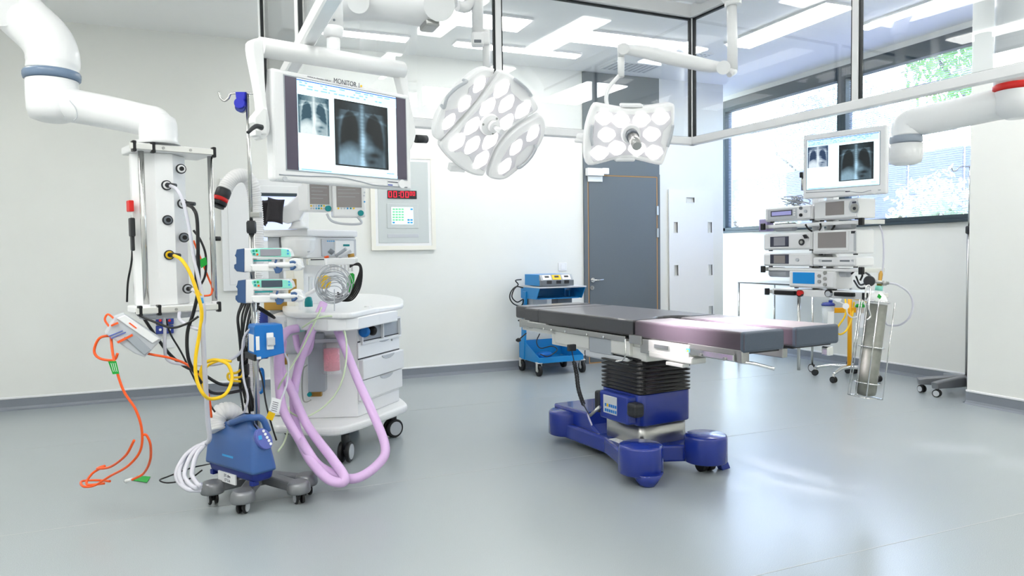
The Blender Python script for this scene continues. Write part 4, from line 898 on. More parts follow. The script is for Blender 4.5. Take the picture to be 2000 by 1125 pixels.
bm = B(); tube(bm, [FA2.wp(*p, y=-.02) for p in ((600, 712), (592, 722), (590, 760), (594, 784), (608, 781))], .005); obj('guard_rail', bm, 'satin', r)
for a in ((560, 690, 597, 700), (545, 580, 556, 600)): pass
obj('brass_block', FA2.pbox(B(), 551, 690, 590, 712, .06, .14, .006), 'brass', r)
bm = B(); tube(bm, [FA2.wp(*p, y=-.08) for p in ((508, 722), (512, 722), (514, 735), (514, 760), (508, 768))], .010); obj('side_handle', bm, 'boxblue', r)
obj('left_cabinet', Fr(FA.W(Ax, 0, 0), -18).box(B(), (-.14, 0), (.1, .5), (.25, zw-.04), .01), 'offwhite', r)
# upper part
PU = at(600, 480, 5.05); PU.z = 0; UB = Fr(PU, 28); UA = Fr(PU, -20)
z_s1, z_s0 = UB.pt(600, 448, y=0).z, UB.pt(600, 462, y=0).z; xr2 = UB.pt(697, 480, y=0).x; xl2 = UA.pt(512, 455, y=0).x
Rr_ = UB.W(xr2, -.01, 0); Ll = UA.W(xl2, -.01, 0)
top = [PU+Vector((0, -.03, 0)), Rr_, Rr_+Vector((-.1, .3, 0)), Ll+Vector((.1, .35, 0)), Ll]
obj('top_shelf', W0.zprism(B(), [(p.x, p.y) for p in top], z_s0, z_s1, .012, 2), 'offwhite', r)
zu0 = UB.pt(620, 504, y=0).z
ub = obj('upper_body', UB.box(B(), (.0, xr2), (.01, .28), (zu0, z_s0), .008), 'offwhite', r)
bm = B(); p0 = UB.pt(582, 480, y=.08); lathe(bm, UB.W(p0.x+.02, .1, zu0), [(.03, 0), (.09, .02), (.115, .06), (.12, .12), (.12, z_s0-zu0)], 28); obj('corner_bulge', bm, 'white', r)
obj('vent_panel', UB.pbox(B(), 629, 467, 696, 500, -.004, .01, .003, 1), 'ltgrey', ub)
obj('white_module', UB.pbox(B(), 655, 470, 692, 496, -.012, -.0, .004, 1), 'white', ub)
for px, py, m_ in ((601, 466, 'black'), (601, 478, 'black'), (602, 490, 'ltgrey')): obj('socket', UB.disc(B(), px+1, py, .011, -.008, .01, 14), m_, ub)
bm = B()
for i in range(7): UB.pbox(bm, 639+i*4+(2 if i > 3 else 0), 470, 641.5+i*4+(2 if i > 3 else 0), 472, -.006, -.003)
obj('port_lights', bm, 'labelblue', ub, kind='stuff')
obj('teal_port', UB.pbox(B(), 671, 477, 683, 481, -.016, -.01, .001, 1), 'teal', ub)
text(UB, 'ventilator', 674, 452, .02, -.012, 'ink', ub, 'lettering') if 0 else None
zr0, zr1 = UB.pt(600, 518, y=-.03).z, UB.pt(600, 505, y=-.03).z
obj('accessory_rail', UB.box(B(), (-.02, xr2-.02), (-.035, -.01), (zr0, zr1), .003, 1), 'alu', r); obj('rail_slot', UB.box(B(), (-.0, xr2*.55), (-.038, -.034), (zr1-.012, zr1-.004)), 'dark', r)
obj('back_panel', UB.box(B(), (-.08, xr2-.02), (.1, .14), (zw, zu0), .006), 'white', r)
obj('left_column', UA.box(B(), (xl2+.02, xl2+.1), (.05, .15), (zw-.1, z_s0), .006), 'ltgrey', r); obj('centre_column', UB.box(B(), (-.1, -.02), (.02, .12), (zw, zu0), .006), 'cream', r)
obj('flow_meter', UB.pbox(B(), 569, 545, 580, 575, -.0, .04, .004), 'brass', r)
obj('vaporiser_rail', UA.pbox(B(), 515, 578, 565, 606, .0, .06, .006), 'brass', r)
bm = B(); rod(bm, UB.wp(606, 540, y=.02), UB.wp(606, 570, y=.02), .014, 14); obj('glass_tube', bm, 'clear', r)
bm = B(); tube(bm, [FA2.wp(588, 608, y=.02), FA2.wp(588, 588, y=.02), FA2.wp(596, 578, y=.0), FA2.wp(618, 565, y=-.02)], .014); obj('bag_arm', bm, 'white', r)
bm = B(); lathe(bm, FA2.wp(603, 599, y=.06), [(.026, 0), (.026, .03), (.02, .06), (.012, .065)], 18); obj('teal_cap', bm, 'teal', r)
# dark blue cylinder behind the pumps
bm = B(); tube(bm, [at(512, 608, 4.75), at(512, 640, 4.75), at(512, 700, 4.75)], .04); obj('gas_bottle', bm, 'navy', None, 'dark blue gas bottle partly hidden between the drip stand and the anaesthetic machine', 'gas bottle')
# monitor arm + two patient monitors
bm = B(); F = Fr(at(585, 430, 4.95), -10)
F.pprism(bm, [(546, 410), (585, 378), (600, 378), (600, 405), (585, 430), (560, 436), (547, 432)], 0, .12, .01); obj('monitor_arm', bm, 'offwhite', r)
bm = B(); lathe(bm, at(583, 447, 5.0), [(.07, 0), (.05, .02), (.04, .05)], 20); obj('arm_foot', bm, 'offwhite', r)
def vital(label, c, rz, outer, scr, knob, keys):
    F = Fr(c, rz); v = thing('patient_monitor', label, 'monitor', c, rz, 'patient monitors on the anaesthetic machine')
    cs = obj('casing', F.pbox(B(), *outer, 0, .12, .01), 'white', v); obj('screen', F.pbox(B(), *scr, -.002, .002), 'screenoff', v)
    bm = B()
    for i in range(5): F.pbox(bm, scr[0]+3, scr[1]+4+i*7, scr[2]-(4 if i % 2 else 12), scr[1]+4.6+i*7, -.003, -.002)
    obj('trace_lines', bm, 'ltgrey', v, kind='stuff')
    obj('control_knob', F.disc(B(), *knob, .019, -.02, .0, 20), 'teal', v)
    for i, (px, py) in enumerate(keys): obj('key', F.disc(B(), px, py, .006, -.004, .001, 10), ('yellow', 'ltgrey', 'ltgrey', 'labelblue', 'teal')[i % 5], cs)
    return F, v
F, v = vital('left-hand patient monitor, turned slightly away, on top of the anaesthetic machine', at(618, 385, 4.75), 12, (601, 352, 650, 413), (605, 355, 643, 399), (642, 407), [(608+i*5, 402) for i in range(6)]+[(608+i*5, 407) for i in range(6)])
obj('side_panel', F.sbox(B(), 583, 362, 601, 410, F.pt(601, 385, y=0).x, F.pt(601, 385, y=0).x+.004), 'offwhite', v)
F, v = vital('right-hand patient monitor facing the camera, with a hoop handle, on the anaesthetic machine', at(655, 385, 4.78), -2, (650, 350, 714, 424), (657, 352, 706, 405), (705, 416), [(661+i*6, 407) for i in range(6)]+[(712, 376), (711, 382), (712, 394)])
bm = B(); tube(bm, [F.wp(*p, y=-.0) for p in ((638, 417), (646, 430), (662, 436), (690, 438), (706, 435), (698, 423))], .008); obj('hoop_handle', bm, 'ltgrey', v)
# black cushions
for px, poly, l in ((0, [(522, 384), (555, 389), (551, 438), (518, 433)], 'front black padded cushion standing on the top shelf of the anaesthetic machine'), (1, [(507, 389), (524, 389), (518, 442), (507, 443)], 'rear black cushion half hidden behind another on the anaesthetic machine shelf')):
    F = Fr(at(530, 410, 4.8+.12*px), -12); bm = B(); q = []
    for i in range(4):
        a, b_ = poly[i], poly[(i+1) % 4]
        for k in range(6): t = k/6; s_ = .09*math.sin(t*math.pi); cx_, cy_ = 536-18*px, 411; x_, y_ = a[0]+(b_[0]-a[0])*t, a[1]+(b_[1]-a[1])*t; q.append((x_+(cx_-x_)*s_, y_+(cy_-y_)*s_))
    F.pprism(bm, q, 0, .06, .025, 4); obj('cushion', bm, 'cushion', None, l, 'cushion', 'black cushions on the anaesthetic machine')
# comb rack, cable coils
F = Fr(at(665, 518, 4.7), 12); r = thing('cable_rack', 'white toothed cable rack clipped on the front of the anaesthetic machine', 'cable rack', F.wp(665, 530, y=0))
obj('rack_bar', F.pbox(B(), 636, 504, 694, 518, 0, .03, .005), 'white', r)
for i in range(8): obj('tooth', F.pbox(B(), 640+i*7, 517, 643+i*7, 530, 0, .03, .003), 'white', r)
rnd = random.Random(3)
bm = B(); cc = at(650, 560, 4.6)
for i in range(17):
    rr = rnd.uniform(.05, .112); ox, oz = rnd.uniform(-.03, .03), rnd.uniform(-.04, .02); sq = rnd.uniform(.7, 1.15)
    pts = [cc+Vector((.92*(rr*math.cos(a)+ox), -.39*(rr*math.cos(a)+ox)+rnd.uniform(-.02, .02), rr*sq*math.sin(a)+oz)) for a in [k*math.pi/6 for k in range(13)]]; tube(bm, pts, .0027, 5, 6)
rod(bm, at(653, 565, 4.58), at(653, 625, 4.5), .003, 6); obj('cable_coil', bm, 'lead', None, 'loose coil of thin grey monitor leads hanging from the white cable rack', 'cable')
bm = B()
for i in range(5):
    k = i*3; tube(bm, [at(*p) for p in ((683, 522-i, 4.66), (700, 514+i, 4.66), (707-i, 528, 4.66), (704-i*2, 560-i*3, 4.66), (690-k*.4, 584-k, 4.66), (672, 588-k*.8, 4.66), (659, 583-k, 4.66))], .005, 6, 6)
obj('black_leads', bm, 'black', None, 'bundle of black monitor leads looping right of the grey coil', 'cable')
obj('sample_bag', Fr(at(634, 551, 4.72), 10).pprism(B(), curve2([(622, 541), (646, 540), (644, 562), (624, 562)], 3), 0, .02, .006), 'yellow', None, 'small yellow bag behind the grey cable coil', 'bag')
obj('green_bag', Fr(at(686, 553, 4.74), 10).pprism(B(), curve2([(682, 538), (693, 536), (690, 566), (681, 570)], 3), 0, .02, .006), 'green', None, 'small dark green bag behind the black leads', 'bag')
r = thing('fitting_cluster', 'small grey and brass tube fittings lying in front of the ventilator panel', 'fittings', at(672, 500, 4.85))
for a, b_, rr, m_ in (((656, 500, 4.85), (676, 486, 4.83), .012, 'grey'), ((662, 502, 4.82), (686, 490, 4.82), .01, 'ltgrey'), ((680, 500, 4.84), (692, 498, 4.84), .012, 'brass'), ((644, 495, 4.85), (650, 488, 4.85), .018, 'midgrey'), ((634, 503, 4.84), (642, 501, 4.84), .008, 'orange')):
    obj('fitting', rod(B(), at(*a), at(*b_), rr, 12), m_, r)
# breathing hoses (lilac)
g = 'lilac breathing hoses'
def lh(pts, l, rr=.026): return obj('breathing_hose', ripple([at(*p) for p in pts], rr, .0003, .02, 16), 'lilac', None, l, 'hose', g)
lh([(632, 592, 4.5), (612, 640, 4.42), (588, 700, 4.38), (575, 760, 4.35), (575, 800, 4.3), (580, 840, 4.22), (600, 880, 4.0), (630, 915, 3.95), (690, 935, 3.9), (740, 905, 4.0), (752, 870, 4.1), (725, 800, 4.25), (700, 745, 4.35), (678, 690, 4.45), (655, 635, 4.5)], 'lilac breathing hose dropping right of the pink canister and looping along the floor')
lh([(582, 641, 4.45), (560, 648, 4.4), (545, 680, 4.3), (545, 740, 4.3), (553, 800, 4.2), (585, 860, 4.1), (607, 900, 3.95), (640, 935, 3.83), (668, 942, 3.8), (672, 930, 3.82), (648, 895, 3.95), (600, 830, 4.2), (568, 760, 4.3), (548, 715, 4.36), (552, 665, 4.4)], 'lilac breathing hose running from the left port down behind the yellow-tagged label')
lh([(577, 655, 4.6), (582, 680, 4.58), (594, 692, 4.55), (605, 680, 4.52), (610, 650, 4.5)], 'short lilac hose loop under the left port of the anaesthetic machine', .02)
r = thing('port_connector', 'small teal elbow connector on the left port of the anaesthetic machine', 'connector', at(585, 642, 4.5)); obj('elbow', rod(B(), at(580, 642, 4.45), at(592, 641, 4.5), .022, 16), 'mint', r); obj('connector_cap', rod(B(), at(585, 634, 4.47), at(585, 631, 4.47), .014, 14), 'teal', r)
g = 'thin tubes of the anaesthetic machine'
for pts, m_, l in (([(590, 640, 4.3), (620, 622, 4.3), (650, 618, 4.35), (668, 632, 4.38), (677, 675, 4.36), (672, 730, 4.33), (655, 770, 4.33), (625, 800, 4.3), (590, 815, 4.27), (560, 800, 4.25), (556, 794, 4.25)], 'tubegreen', 'thin pale green tube looping round the pink canister'),
                   ([(628, 600, 4.35), (610, 640, 4.3), (585, 690, 4.28), (560, 730, 4.25), (545, 755, 4.25), (543, 770, 4.25)], 'tubegreen', 'thin pale green tube hanging diagonally in front of the lilac hoses'),
                   ([(556, 690, 4.0), (563, 710, 4.0), (560, 750, 3.98), (545, 790, 3.95)], 'greyhose', 'thin grey tube hanging from the blue power box'),
                   ([(564, 795, 4.2), (564, 830, 4.2), (556, 862, 4.15), (543, 882, 4.05)], 'tubegreen', 'pale tube curving down to the back of the blue blower')):
    cable('thin_tube', pts, .0055, m_, l, g, 'tube')
F = Fr(at(541, 792, 3.93), -10); r = thing('paper_tag', 'white paper tag hanging beside the blower', 'tag', F.wp(536, 808, y=0))
obj('tag_sheet', F.pprism(B(), [(532, 776), (550, 781), (545, 807), (525, 801)], 0, .001), 'labelw', r)
bm = B()
for i in range(5): F.pprism(bm, [(533-i*.8, 784+i*4), (544-i*.8, 787+i*4), (543.7-i*.8, 788+i*4), (532.7-i*.8, 785+i*4)], -.001, 0)
obj('tag_print', bm, 'ink', r, kind='stuff')
obj('yellow_tag', F.pprism(B(), [(525, 803), (538, 808), (532, 822), (519, 817)], -.001, .001), 'yellow', None, 'small yellow tag hanging under the white paper tag', 'tag')
# ================================================================ cables of the left pendant
g = 'hoses and cables of the supply pendant'
def cb(pts, rr, m_, l, nm='cable'): return cable(nm, pts, rr, m_, l, g, 'cable' if nm == 'cable' else 'hose', 8, 8)
cb([(333, 363, 3.5), (345, 370, 3.46), (358, 395, 3.45), (370, 450, 3.45), (380, 510, 3.45), (392, 565, 3.45), (399, 610, 3.45), (395, 640, 3.5), (378, 640, 3.5), (352, 625, 3.55), (350, 610, 3.6)], .0085, 'greyhose', 'pale grey hose from the second socket of the supply pendant', 'gas_hose')
cb([(366, 400, 3.5), (378, 408, 3.46), (385, 430, 3.45), (387, 500, 3.45), (388, 560, 3.48), (378, 610, 3.5), (366, 650, 3.5), (368, 700, 3.5), (385, 735, 3.55), (410, 765, 3.7), (440, 768, 3.85), (474, 762, 4.02)], .0085, 'black', 'thick black hose from the third socket of the supply pendant', 'gas_hose')
cb([(340, 499, 3.5), (355, 508, 3.44), (372, 535, 3.42), (386, 575, 3.42), (394, 610, 3.43), (390, 650, 3.45), (382, 700, 3.45), (384, 740, 3.45), (396, 768, 3.45), (412, 779, 3.5), (440, 770, 3.55), (453, 740, 3.6), (445, 712, 3.6), (420, 703, 3.6), (400, 710, 3.6), (392, 730, 3.6), (400, 762, 3.6)], .0085, 'yellow', 'yellow hose from the pendant looping in front of the black cables', 'gas_hose')
cb([(452, 706, 3.75), (430, 704, 3.75), (404, 716, 3.75), (400, 740, 3.75), (405, 755, 3.75)], .007, 'yellow', 'second yellow hose loop left of the drip stand', 'gas_hose')
cb([(470, 745, 4.0), (448, 742, 4.0), (446, 730, 4.0), (462, 728, 4.0), (474, 720, 4.05), (472, 735, 4.0), (455, 738, 4.0)], .007, 'yellow', 'small knot of yellow hose against the drip stand', 'gas_hose')
cb([(376, 565, 3.46), (386, 572, 3.45), (393, 590, 3.44), (396, 650, 3.46), (401, 740, 3.55), (406, 820, 3.65), (409, 858, 3.7), (395, 868, 3.75), (370, 885, 3.72), (350, 920, 3.62), (360, 950, 3.58), (385, 955, 3.6)], .0115, 'greyhose', 'thick white hose dropping from the lowest pendant socket to the floor', 'gas_hose')
obj('hose_sleeve', rod(B(), at(385, 570, 3.45), at(391, 580, 3.44), .013, 12), 'yellow', None, 'yellow sleeve on the thick white hose under the lowest socket', 'sleeve'); obj('hose_sleeve', rod(B(), at(391.5, 582, 3.44), at(393, 593, 3.44), .013, 12), 'labelblue', None, 'blue sleeve on the thick white hose below the yellow sleeve', 'sleeve')
for k, (ox, l) in enumerate(((0, 'outer loop'), (16, 'middle loop'), (30, 'inner loop'))):
    cb([(402, 868, 3.72), (385+ox*.4, 872, 3.72), (362+ox*.7, 890, 3.68), (345+ox, 920+k, 3.62), (348+ox, 940-k*3, 3.6), (368+ox*.7, 956-k*4, 3.55), (392, 958-k*6, 3.58)], .011, 'greyhose', 'thick pale hose coiled at the foot of the blower, '+l, 'gas_hose')
cb([(264, 608, 3.6), (272, 616, 3.5), (300, 628, 3.45), (335, 640, 3.45), (365, 632, 3.48), (388, 618, 3.5)], .006, 'black', 'thin black cable hanging under the pendant bottom plate')
cb([(275, 612, 3.6), (300, 650, 3.7), (330, 690, 3.75), (360, 715, 3.75), (395, 730, 3.75), (430, 750, 3.8), (465, 752, 3.95)], .008, 'black', 'black cable slanting from the pendant down to the drip stand')
cb([(322, 612, 3.7), (332, 650, 3.78), (355, 690, 3.8), (385, 750, 3.8), (410, 790, 3.8), (420, 805, 3.8)], .005, 'black', 'thin black cable hanging diagonally toward the white outlet hose')
cb([(318, 605, 3.62), (322, 640, 3.62), (322, 680, 3.62), (330, 705, 3.65), (370, 712, 3.7), (430, 710, 3.8), (468, 690, 3.95), (480, 660, 4.0)], .008, 'greyhose', 'pale hose falling under the pendant and crossing to the drip stand', 'gas_hose')
cb([(285, 690, 3.52), (300, 693, 3.52), (335, 700, 3.55), (370, 715, 3.6), (395, 745, 3.65), (408, 775, 3.7), (413, 815, 3.75)], .006, 'orange', 'orange cable running from the white box to behind the blower')
cb([(258, 420, 3.66), (258, 500, 3.68), (250, 550, 3.68), (248, 590, 3.68)], .005, 'black', 'black cable hanging left of the pendant column')
cb([(262, 470, 3.66), (266, 520, 3.66), (264, 560, 3.66), (268, 600, 3.64)], .007, 'black', 'double black cable behind the left pendant rod')
cb([(378, 450, 3.72), (392, 470, 3.72), (402, 500, 3.72), (400, 540, 3.72), (385, 560, 3.72), (382, 520, 3.72), (388, 480, 3.72)], .006, 'black', 'black cable loop right of the pendant column')
cb([(378, 470, 3.74), (390, 500, 3.74), (408, 545, 3.74), (414, 560, 3.74), (412, 575, 3.72), (398, 578, 3.7)], .005, 'orange', 'orange cable behind the right pendant rod')
obj('green_tag', Fr(at(398, 515, 3.7), 10).pprism(B(), [(388, 508), (402, 502), (405, 516), (393, 524)], 0, .002), 'green', None, 'green tag on the cables right of the pendant column', 'tag')
cb([(216, 650, 3.45), (222, 700, 3.4), (240, 760, 3.4), (265, 800, 3.4), (277, 840, 3.42), (274, 880, 3.45), (250, 910, 3.5), (215, 930, 3.62), (185, 948, 3.66), (163, 950, 3.66), (160, 940, 3.75), (190, 938, 3.75), (215, 940, 3.72)], .006, 'orange', 'long orange cable hanging from the white box to the floor')
cb([(277, 850, 3.43), (286, 850, 3.43), (294, 870, 3.45), (293, 900, 3.55), (280, 925, 3.68), (258, 937, 3.72)], .006, 'orange', 'orange cable end curving down to its white plug and green tag')
cb([(262, 860, 3.45), (245, 890, 3.5), (215, 912, 3.65), (190, 915, 3.75), (205, 910, 3.78), (180, 925, 3.72), (170, 946, 3.66), (205, 944, 3.68)], .006, 'orange', 'orange cable loops lying on the floor at the far left')
cb([(222, 655, 3.45), (195, 660, 3.42), (184, 685, 3.42), (195, 700, 3.42), (222, 703, 3.42), (230, 690, 3.42)], .006, 'orange', 'orange cable loop hanging left of the white box')
cb([(215, 640, 3.45), (205, 625, 3.45), (210, 614, 3.45), (220, 620, 3.45), (228, 630, 3.45)], .005, 'orange', 'small orange cable loop on top of the white box')
r = thing('cable_plug', 'white plug on the floor at the end of the orange cable', 'plug', at(250, 940, 3.75)); bm = B(); rod(bm, at(246, 940, 3.74), at(258, 935, 3.72), .01, 12, .006); obj('plug_body', bm, 'white', r)
for a in ((243, 940, 3.74),): obj('plug_pin', rod(B(), at(246, 940, 3.74), at(*a), .006, 10), 'steel', r)
obj('green_tag', W0.zprism(B(), [tuple(on(a, b_, 2, .004))[:2] for a, b_ in ((258, 938), (268, 929), (294, 931), (287, 942))], .003, .005), 'green', None, 'green paper tag lying flat on the floor by the white plug', 'tag')
t_ = thing('green_tag', 'green card tag with white print hanging on the long orange cable', 'tag', at(220, 728, 3.38)); GF = Fr(at(220, 718, 3.38), 0)
obj('tag_card', GF.pprism(B(), [(211, 706), (227, 705), (233, 730), (220, 731)], 0, .002), 'green', t_)
bm = B()
for i in range(3): GF.pprism(bm, [(216+i*4, 709), (217+i*4, 709), (222+i*3.6, 726), (221+i*3.6, 726)], -.001, 0)
obj('tag_print', bm, 'labelw', t_, kind='stuff')
cb([(440, 900, 4.15), (415, 905, 4.1), (400, 908, 3.95), (370, 915, 3.78), (330, 930, 3.75), (312, 938, 3.7), (330, 943, 3.66), (370, 935, 3.66), (395, 918, 3.7)], .004, 'black', 'thin black cable looped on the floor left of the blower')
# white box with orange stripes
nR = Matrix.Rotation(math.radians(8), 3, 'Z') @ Matrix.Rotation(math.radians(28), 3, 'Y')
F = Fr(at(258, 655, 3.45), R=nR); r = thing('heater_box', 'tilted pale grey control box with orange stripes hanging below the pendant', 'control box', at(258, 698, 3.45))
q = [F.pt(a, b_, y=0) for a, b_ in ((222, 636), (262, 612), (318, 662), (284, 698))]
X = [v.x for v in q]; Z = [v.z for v in q]; x0_, x1_, z0_, z1_ = (X[0]+X[3])/2, (X[1]+X[2])/2, (Z[2]+Z[3])/2, (Z[0]+Z[1])/2
bx = obj('box_shell', F.pprism(B(), [(206, 652), (224, 620), (243, 613), (317, 662), (283, 698), (262, 690)], 0, .12, .006), 'ltgrey', r)
obj('box_lid', F.pprism(B(), [(228, 622), (244, 615), (312, 662), (298, 671)], -.01, .01, .003, 1), 'offwhite', bx)
obj('recess', F.pprism(B(), [(242, 658), (260, 650), (296, 684), (282, 694)], -.012, .0, .003, 1), 'grey', bx)
for a in ([(216, 635), (230, 629), (232, 632), (218, 638)], [(251, 631), (254, 630), (268, 641), (265, 642)], [(228, 668), (258, 652), (260, 656), (231, 671)]): obj('orange_stripe', F.pprism(B(), a, -.014, .0), 'orange', bx)
for a in ([(212, 656), (240, 645), (240, 647), (213, 658)], [(216, 660), (246, 648), (246, 650), (217, 662)]): obj('blue_stripe', F.pprism(B(), a, -.004, .0), 'blowerpanel', bx)
# black bundle on the drip stand
rnd = random.Random(9)
for i in range(9):
    x = 466+i*4.2; cable('lead', [(x+6, 592, 4.15), (x-2+rnd.uniform(-3, 3), 620, 4.1), (468+i*2+rnd.uniform(-3, 3), 660, 4.08), (470+i*1.6, 700, 4.08), (470+i*2+rnd.uniform(-4, 4), 740, 4.1), (476+i*3, 790+rnd.uniform(-5, 20), 4.1)], .006, 'black' if i % 3 else 'dark', ('leftmost', 'second from left', 'third from left', 'fourth from left', 'middle', 'fourth from right', 'third from right', 'second from right', 'rightmost')[i]+' dark lead of the bundle below the syringe pumps', 'dark leads bundled on the drip stand')
cable('lead', [(500, 596, 4.05), (515, 605, 4.0), (530, 615, 4.0), (536, 621, 4.0), (520, 612, 4.0), (505, 603, 4.0)], .007, 'black', 'doubled black lead sticking out right of the pump bundle', None)
cable('lead', [(545, 690, 4.0), (505, 705, 4.2), (512, 740, 4.2), (520, 790, 4.1), (532, 835, 4.1), (540, 860, 4.1)], .005, 'black', 'long black lead falling right of the drip stand pole', None)
cable('lead', [(500, 633, 3.88), (478, 655, 3.88), (473, 690, 3.88), (476, 740, 3.88), (484, 780, 3.88), (470, 820, 3.9), (455, 838, 3.9)], .006, 'greyhose', 'pale grey tube hanging down the left side of the blue power box', None)
r = thing('plug_cluster', 'cluster of black plugs tied to the drip stand', 'plugs', at(478, 760, 4.05))
for a in ((468, 712, 484, 735), (472, 738, 486, 760), (462, 690, 478, 706), (476, 745, 482, 766)): F = Fr(at(a[0], a[1], 4.02), -15); obj('plug', F.pbox(B(), *a, 0, .05, .008), 'black', r)
# ================================================================ operating table
T = Fr((2.42, 2.82, 0), 6.3); ZT = .9
r = thing('operating_table', 'operating table with charcoal pads on a black bellows column and navy blue wheeled base', 'operating table', T.W(.3, 1.1, 0), 6.3)
P = lambda a, b_: T.pt(a, b_, z=ZT)
y1 = P(1252, 624).y; y2 = P(1076, 602.5).y; y3 = P(1042, 600).y; y4 = P(1008, 598).y; xa = P(1533, 643).x; xb0 = P(1557, 641).x; xb1 = P(1635, 633).x; ye2 = (P(1635, 633).y+P(1557, 641).y)/2
Wt = P(1404, 614).x
def pad(nm, poly, z0, z1, m_):
    return obj(nm, T.zprism(B(), poly, z0, z1, .014, 3), m_, r)
pad('leg_pad', [(0, 0), (xa, 0), (xa+.0, y1-.02), (0, y1-.02)], ZT-.1, ZT, 'padlit'); pad('leg_pad', [(xb0, ye2), (xb1, ye2), (xb1-.03, y1-.02), (xb0-.02, y1-.02)], ZT-.1, ZT, 'padlit')
for a, b_, y in ((0, xa, 0), (xb0, xb1, ye2)): obj('end_cover', T.box(B(), (a-.002, b_+.002), (y-.004, y+.03), (ZT-.102, ZT+.002), .014, 3), 'padend', r)
arc = [(Wt*.5+.13*math.cos(a), y1+.015+.1*math.sin(a)) for a in [math.pi*k/8 for k in range(8, -1, -1)]]
pad('back_pad', [(0, y1)]+arc+[(Wt, y1), (Wt, y2-.003), (0, y2-.003)], ZT-.1, ZT, 'pad')
pad('shoulder_pad', [(0, y2), (Wt-.02, y2), (Wt-.02, y3-.003), (0, y3-.003)], ZT-.1, ZT, 'pad'); pad('head_pad', [(.03, y3), (Wt-.06, y3), (Wt-.06, y4), (.03, y4)], ZT-.09, ZT+.006, 'pad')
def S(nm, x0, x1, pm, yt, yb, xa_, xb_, m_, bev=.004, par=None):
    ys = sorted((T.pt(x0, (yt+yb)/2, x=xa_).y, T.pt(x1, (yt+yb)/2, x=xa_).y)); zs = (T.pt(pm, yb, x=xa_).z, T.pt(pm, yt, x=xa_).z)
    return obj(nm, T.box(B(), (xa_, xb_), ys, zs, bev), m_, par or r)
zu = ZT-.1
obj('back_tray', T.box(B(), (.02, Wt-.02), (y1+.0, y4-.04), (zu-.012, zu-.001), .002, 1), 'dark', r)
obj('leg_tray', T.box(B(), (.02, xa-.01), (.02, y1-.04), (zu-.012, zu-.001), .002, 1), 'dark', r); obj('leg_tray', T.box(B(), (xb0+.01, xb1-.02), (ye2+.03, y1-.04), (zu-.012, zu-.001), .002, 1), 'dark', r)
fm = S('side_frame', 1020, 1262, 1140, 649, 664, .03, Wt-.03, 'alu'); S('lower_frame', 1078, 1262, 1160, 664, 688, .02, Wt-.05, 'alu')
rl = S('side_rail', 1018, 1220, 1110, 641, 651, -.012, .002, 'satin')
for px in (1063, 1078, 1105, 1147, 1180): 
    q = T.pt(px, 642+(px-1063)*.135, x=-.012); obj('rail_bolt', rod(B(), T.W(-.013, q.y, q.z), T.W(-.02, q.y, q.z), .008, 12), 'chrome', rl)
S('joint_plate', 1030, 1066, 1048, 630, 640, -.004, .03, 'alu'); S('head_bracket', 1014, 1034, 1024, 624, 640, .0, .05, 'satin')
S('motor_cover', 1142, 1226, 1190, 692, 706, .0, .3, 'ltgrey', .012); S('motor_cover', 1151, 1193, 1170, 660, 690, -.004, .2, 'grey')
S('cover_plate', 1084, 1150, 1120, 652, 676, .004, .2, 'alu'); S('cover_plate', 1190, 1230, 1210, 664, 692, -.002, .2, 'alu')
S('pivot_block', 1228, 1252, 1240, 655, 672, -.01, .1, 'satin'); S('pivot_block', 1250, 1267, 1258, 662, 690, .0, .12, 'satin')
bk = S('leg_bracket', 1266, 1345, 1300, 668, 692, -.01, .1, 'alu'); S('lower_bracket', 1266, 1350, 1310, 692, 706, -.012, .1, 'alu', .01)
S('bracket_bar', 1277, 1305, 1290, 674, 681, -.022, -.008, 'chrome', .002, bk)
ch = S('leg_channel', 1343, 1450, 1400, 677, 702, .0, .05, 'satin', .006)
lr = S('leg_rail', 1347, 1432, 1390, 687, 699, -.02, -.005, 'chrome', .003)
for px, py in ((1369, 693), (1416, 701)): q = T.pt(px, py, x=-.02); obj('rail_bolt', rod(B(), T.W(-.021, q.y, q.z), T.W(-.028, q.y, q.z), .009, 12), 'satin', lr)
obj('warning_label', T.sbox(B(), 1340, 681, 1347, 688, -.0125, -.009), 'labelblue', bk); obj('warning_triangle', T.sbox(B(), 1341.5, 683.5, 1344.5, 687, -.0135, -.012), 'yellow', bk)
bm = B(); tube(bm, [T.W(.01, .1, zu-.04), T.W(.02, .04, zu-.05), T.W(.05, -.02, zu-.055), T.W(.1, -.1, zu-.075)], .009); obj('release_lever', bm, 'chrome', r)
bm = B(); T.box(bm, (xb0+.02, xb0+.06), (ye2+.1, y1+.05), (zu-.07, zu-.015), .006); obj('leg_channel', bm, 'satin', r); obj('leg_clamp', T.box(B(), (xb1-.06, xb1-.01), (ye2+.02, ye2+.06), (zu-.07, zu-.02), .006), 'chrome', r)
bm = B(); tube(bm, [at(1221, 662, 3.9), at(1222, 690, 3.88), at(1216, 703, 3.9), at(1202, 706, 3.92)], .004); obj('wire_loop', bm, 'steel', r)
S('footswitch_lever', 1300, 1333, 1318, 709, 716, -.02, .03, 'alu')
bm = B(); rod(bm, T.W(-.0, y4-.2, zu-.09), T.W(-.09, y4-.24, zu-.13), .005, 8); lathe(bm, T.W(-.09, y4-.24, zu-.145), [(.006, 0), (.02, .008), (.02, .02), (.006, .03)], 14); obj('knob_lever', bm, 'black', r)
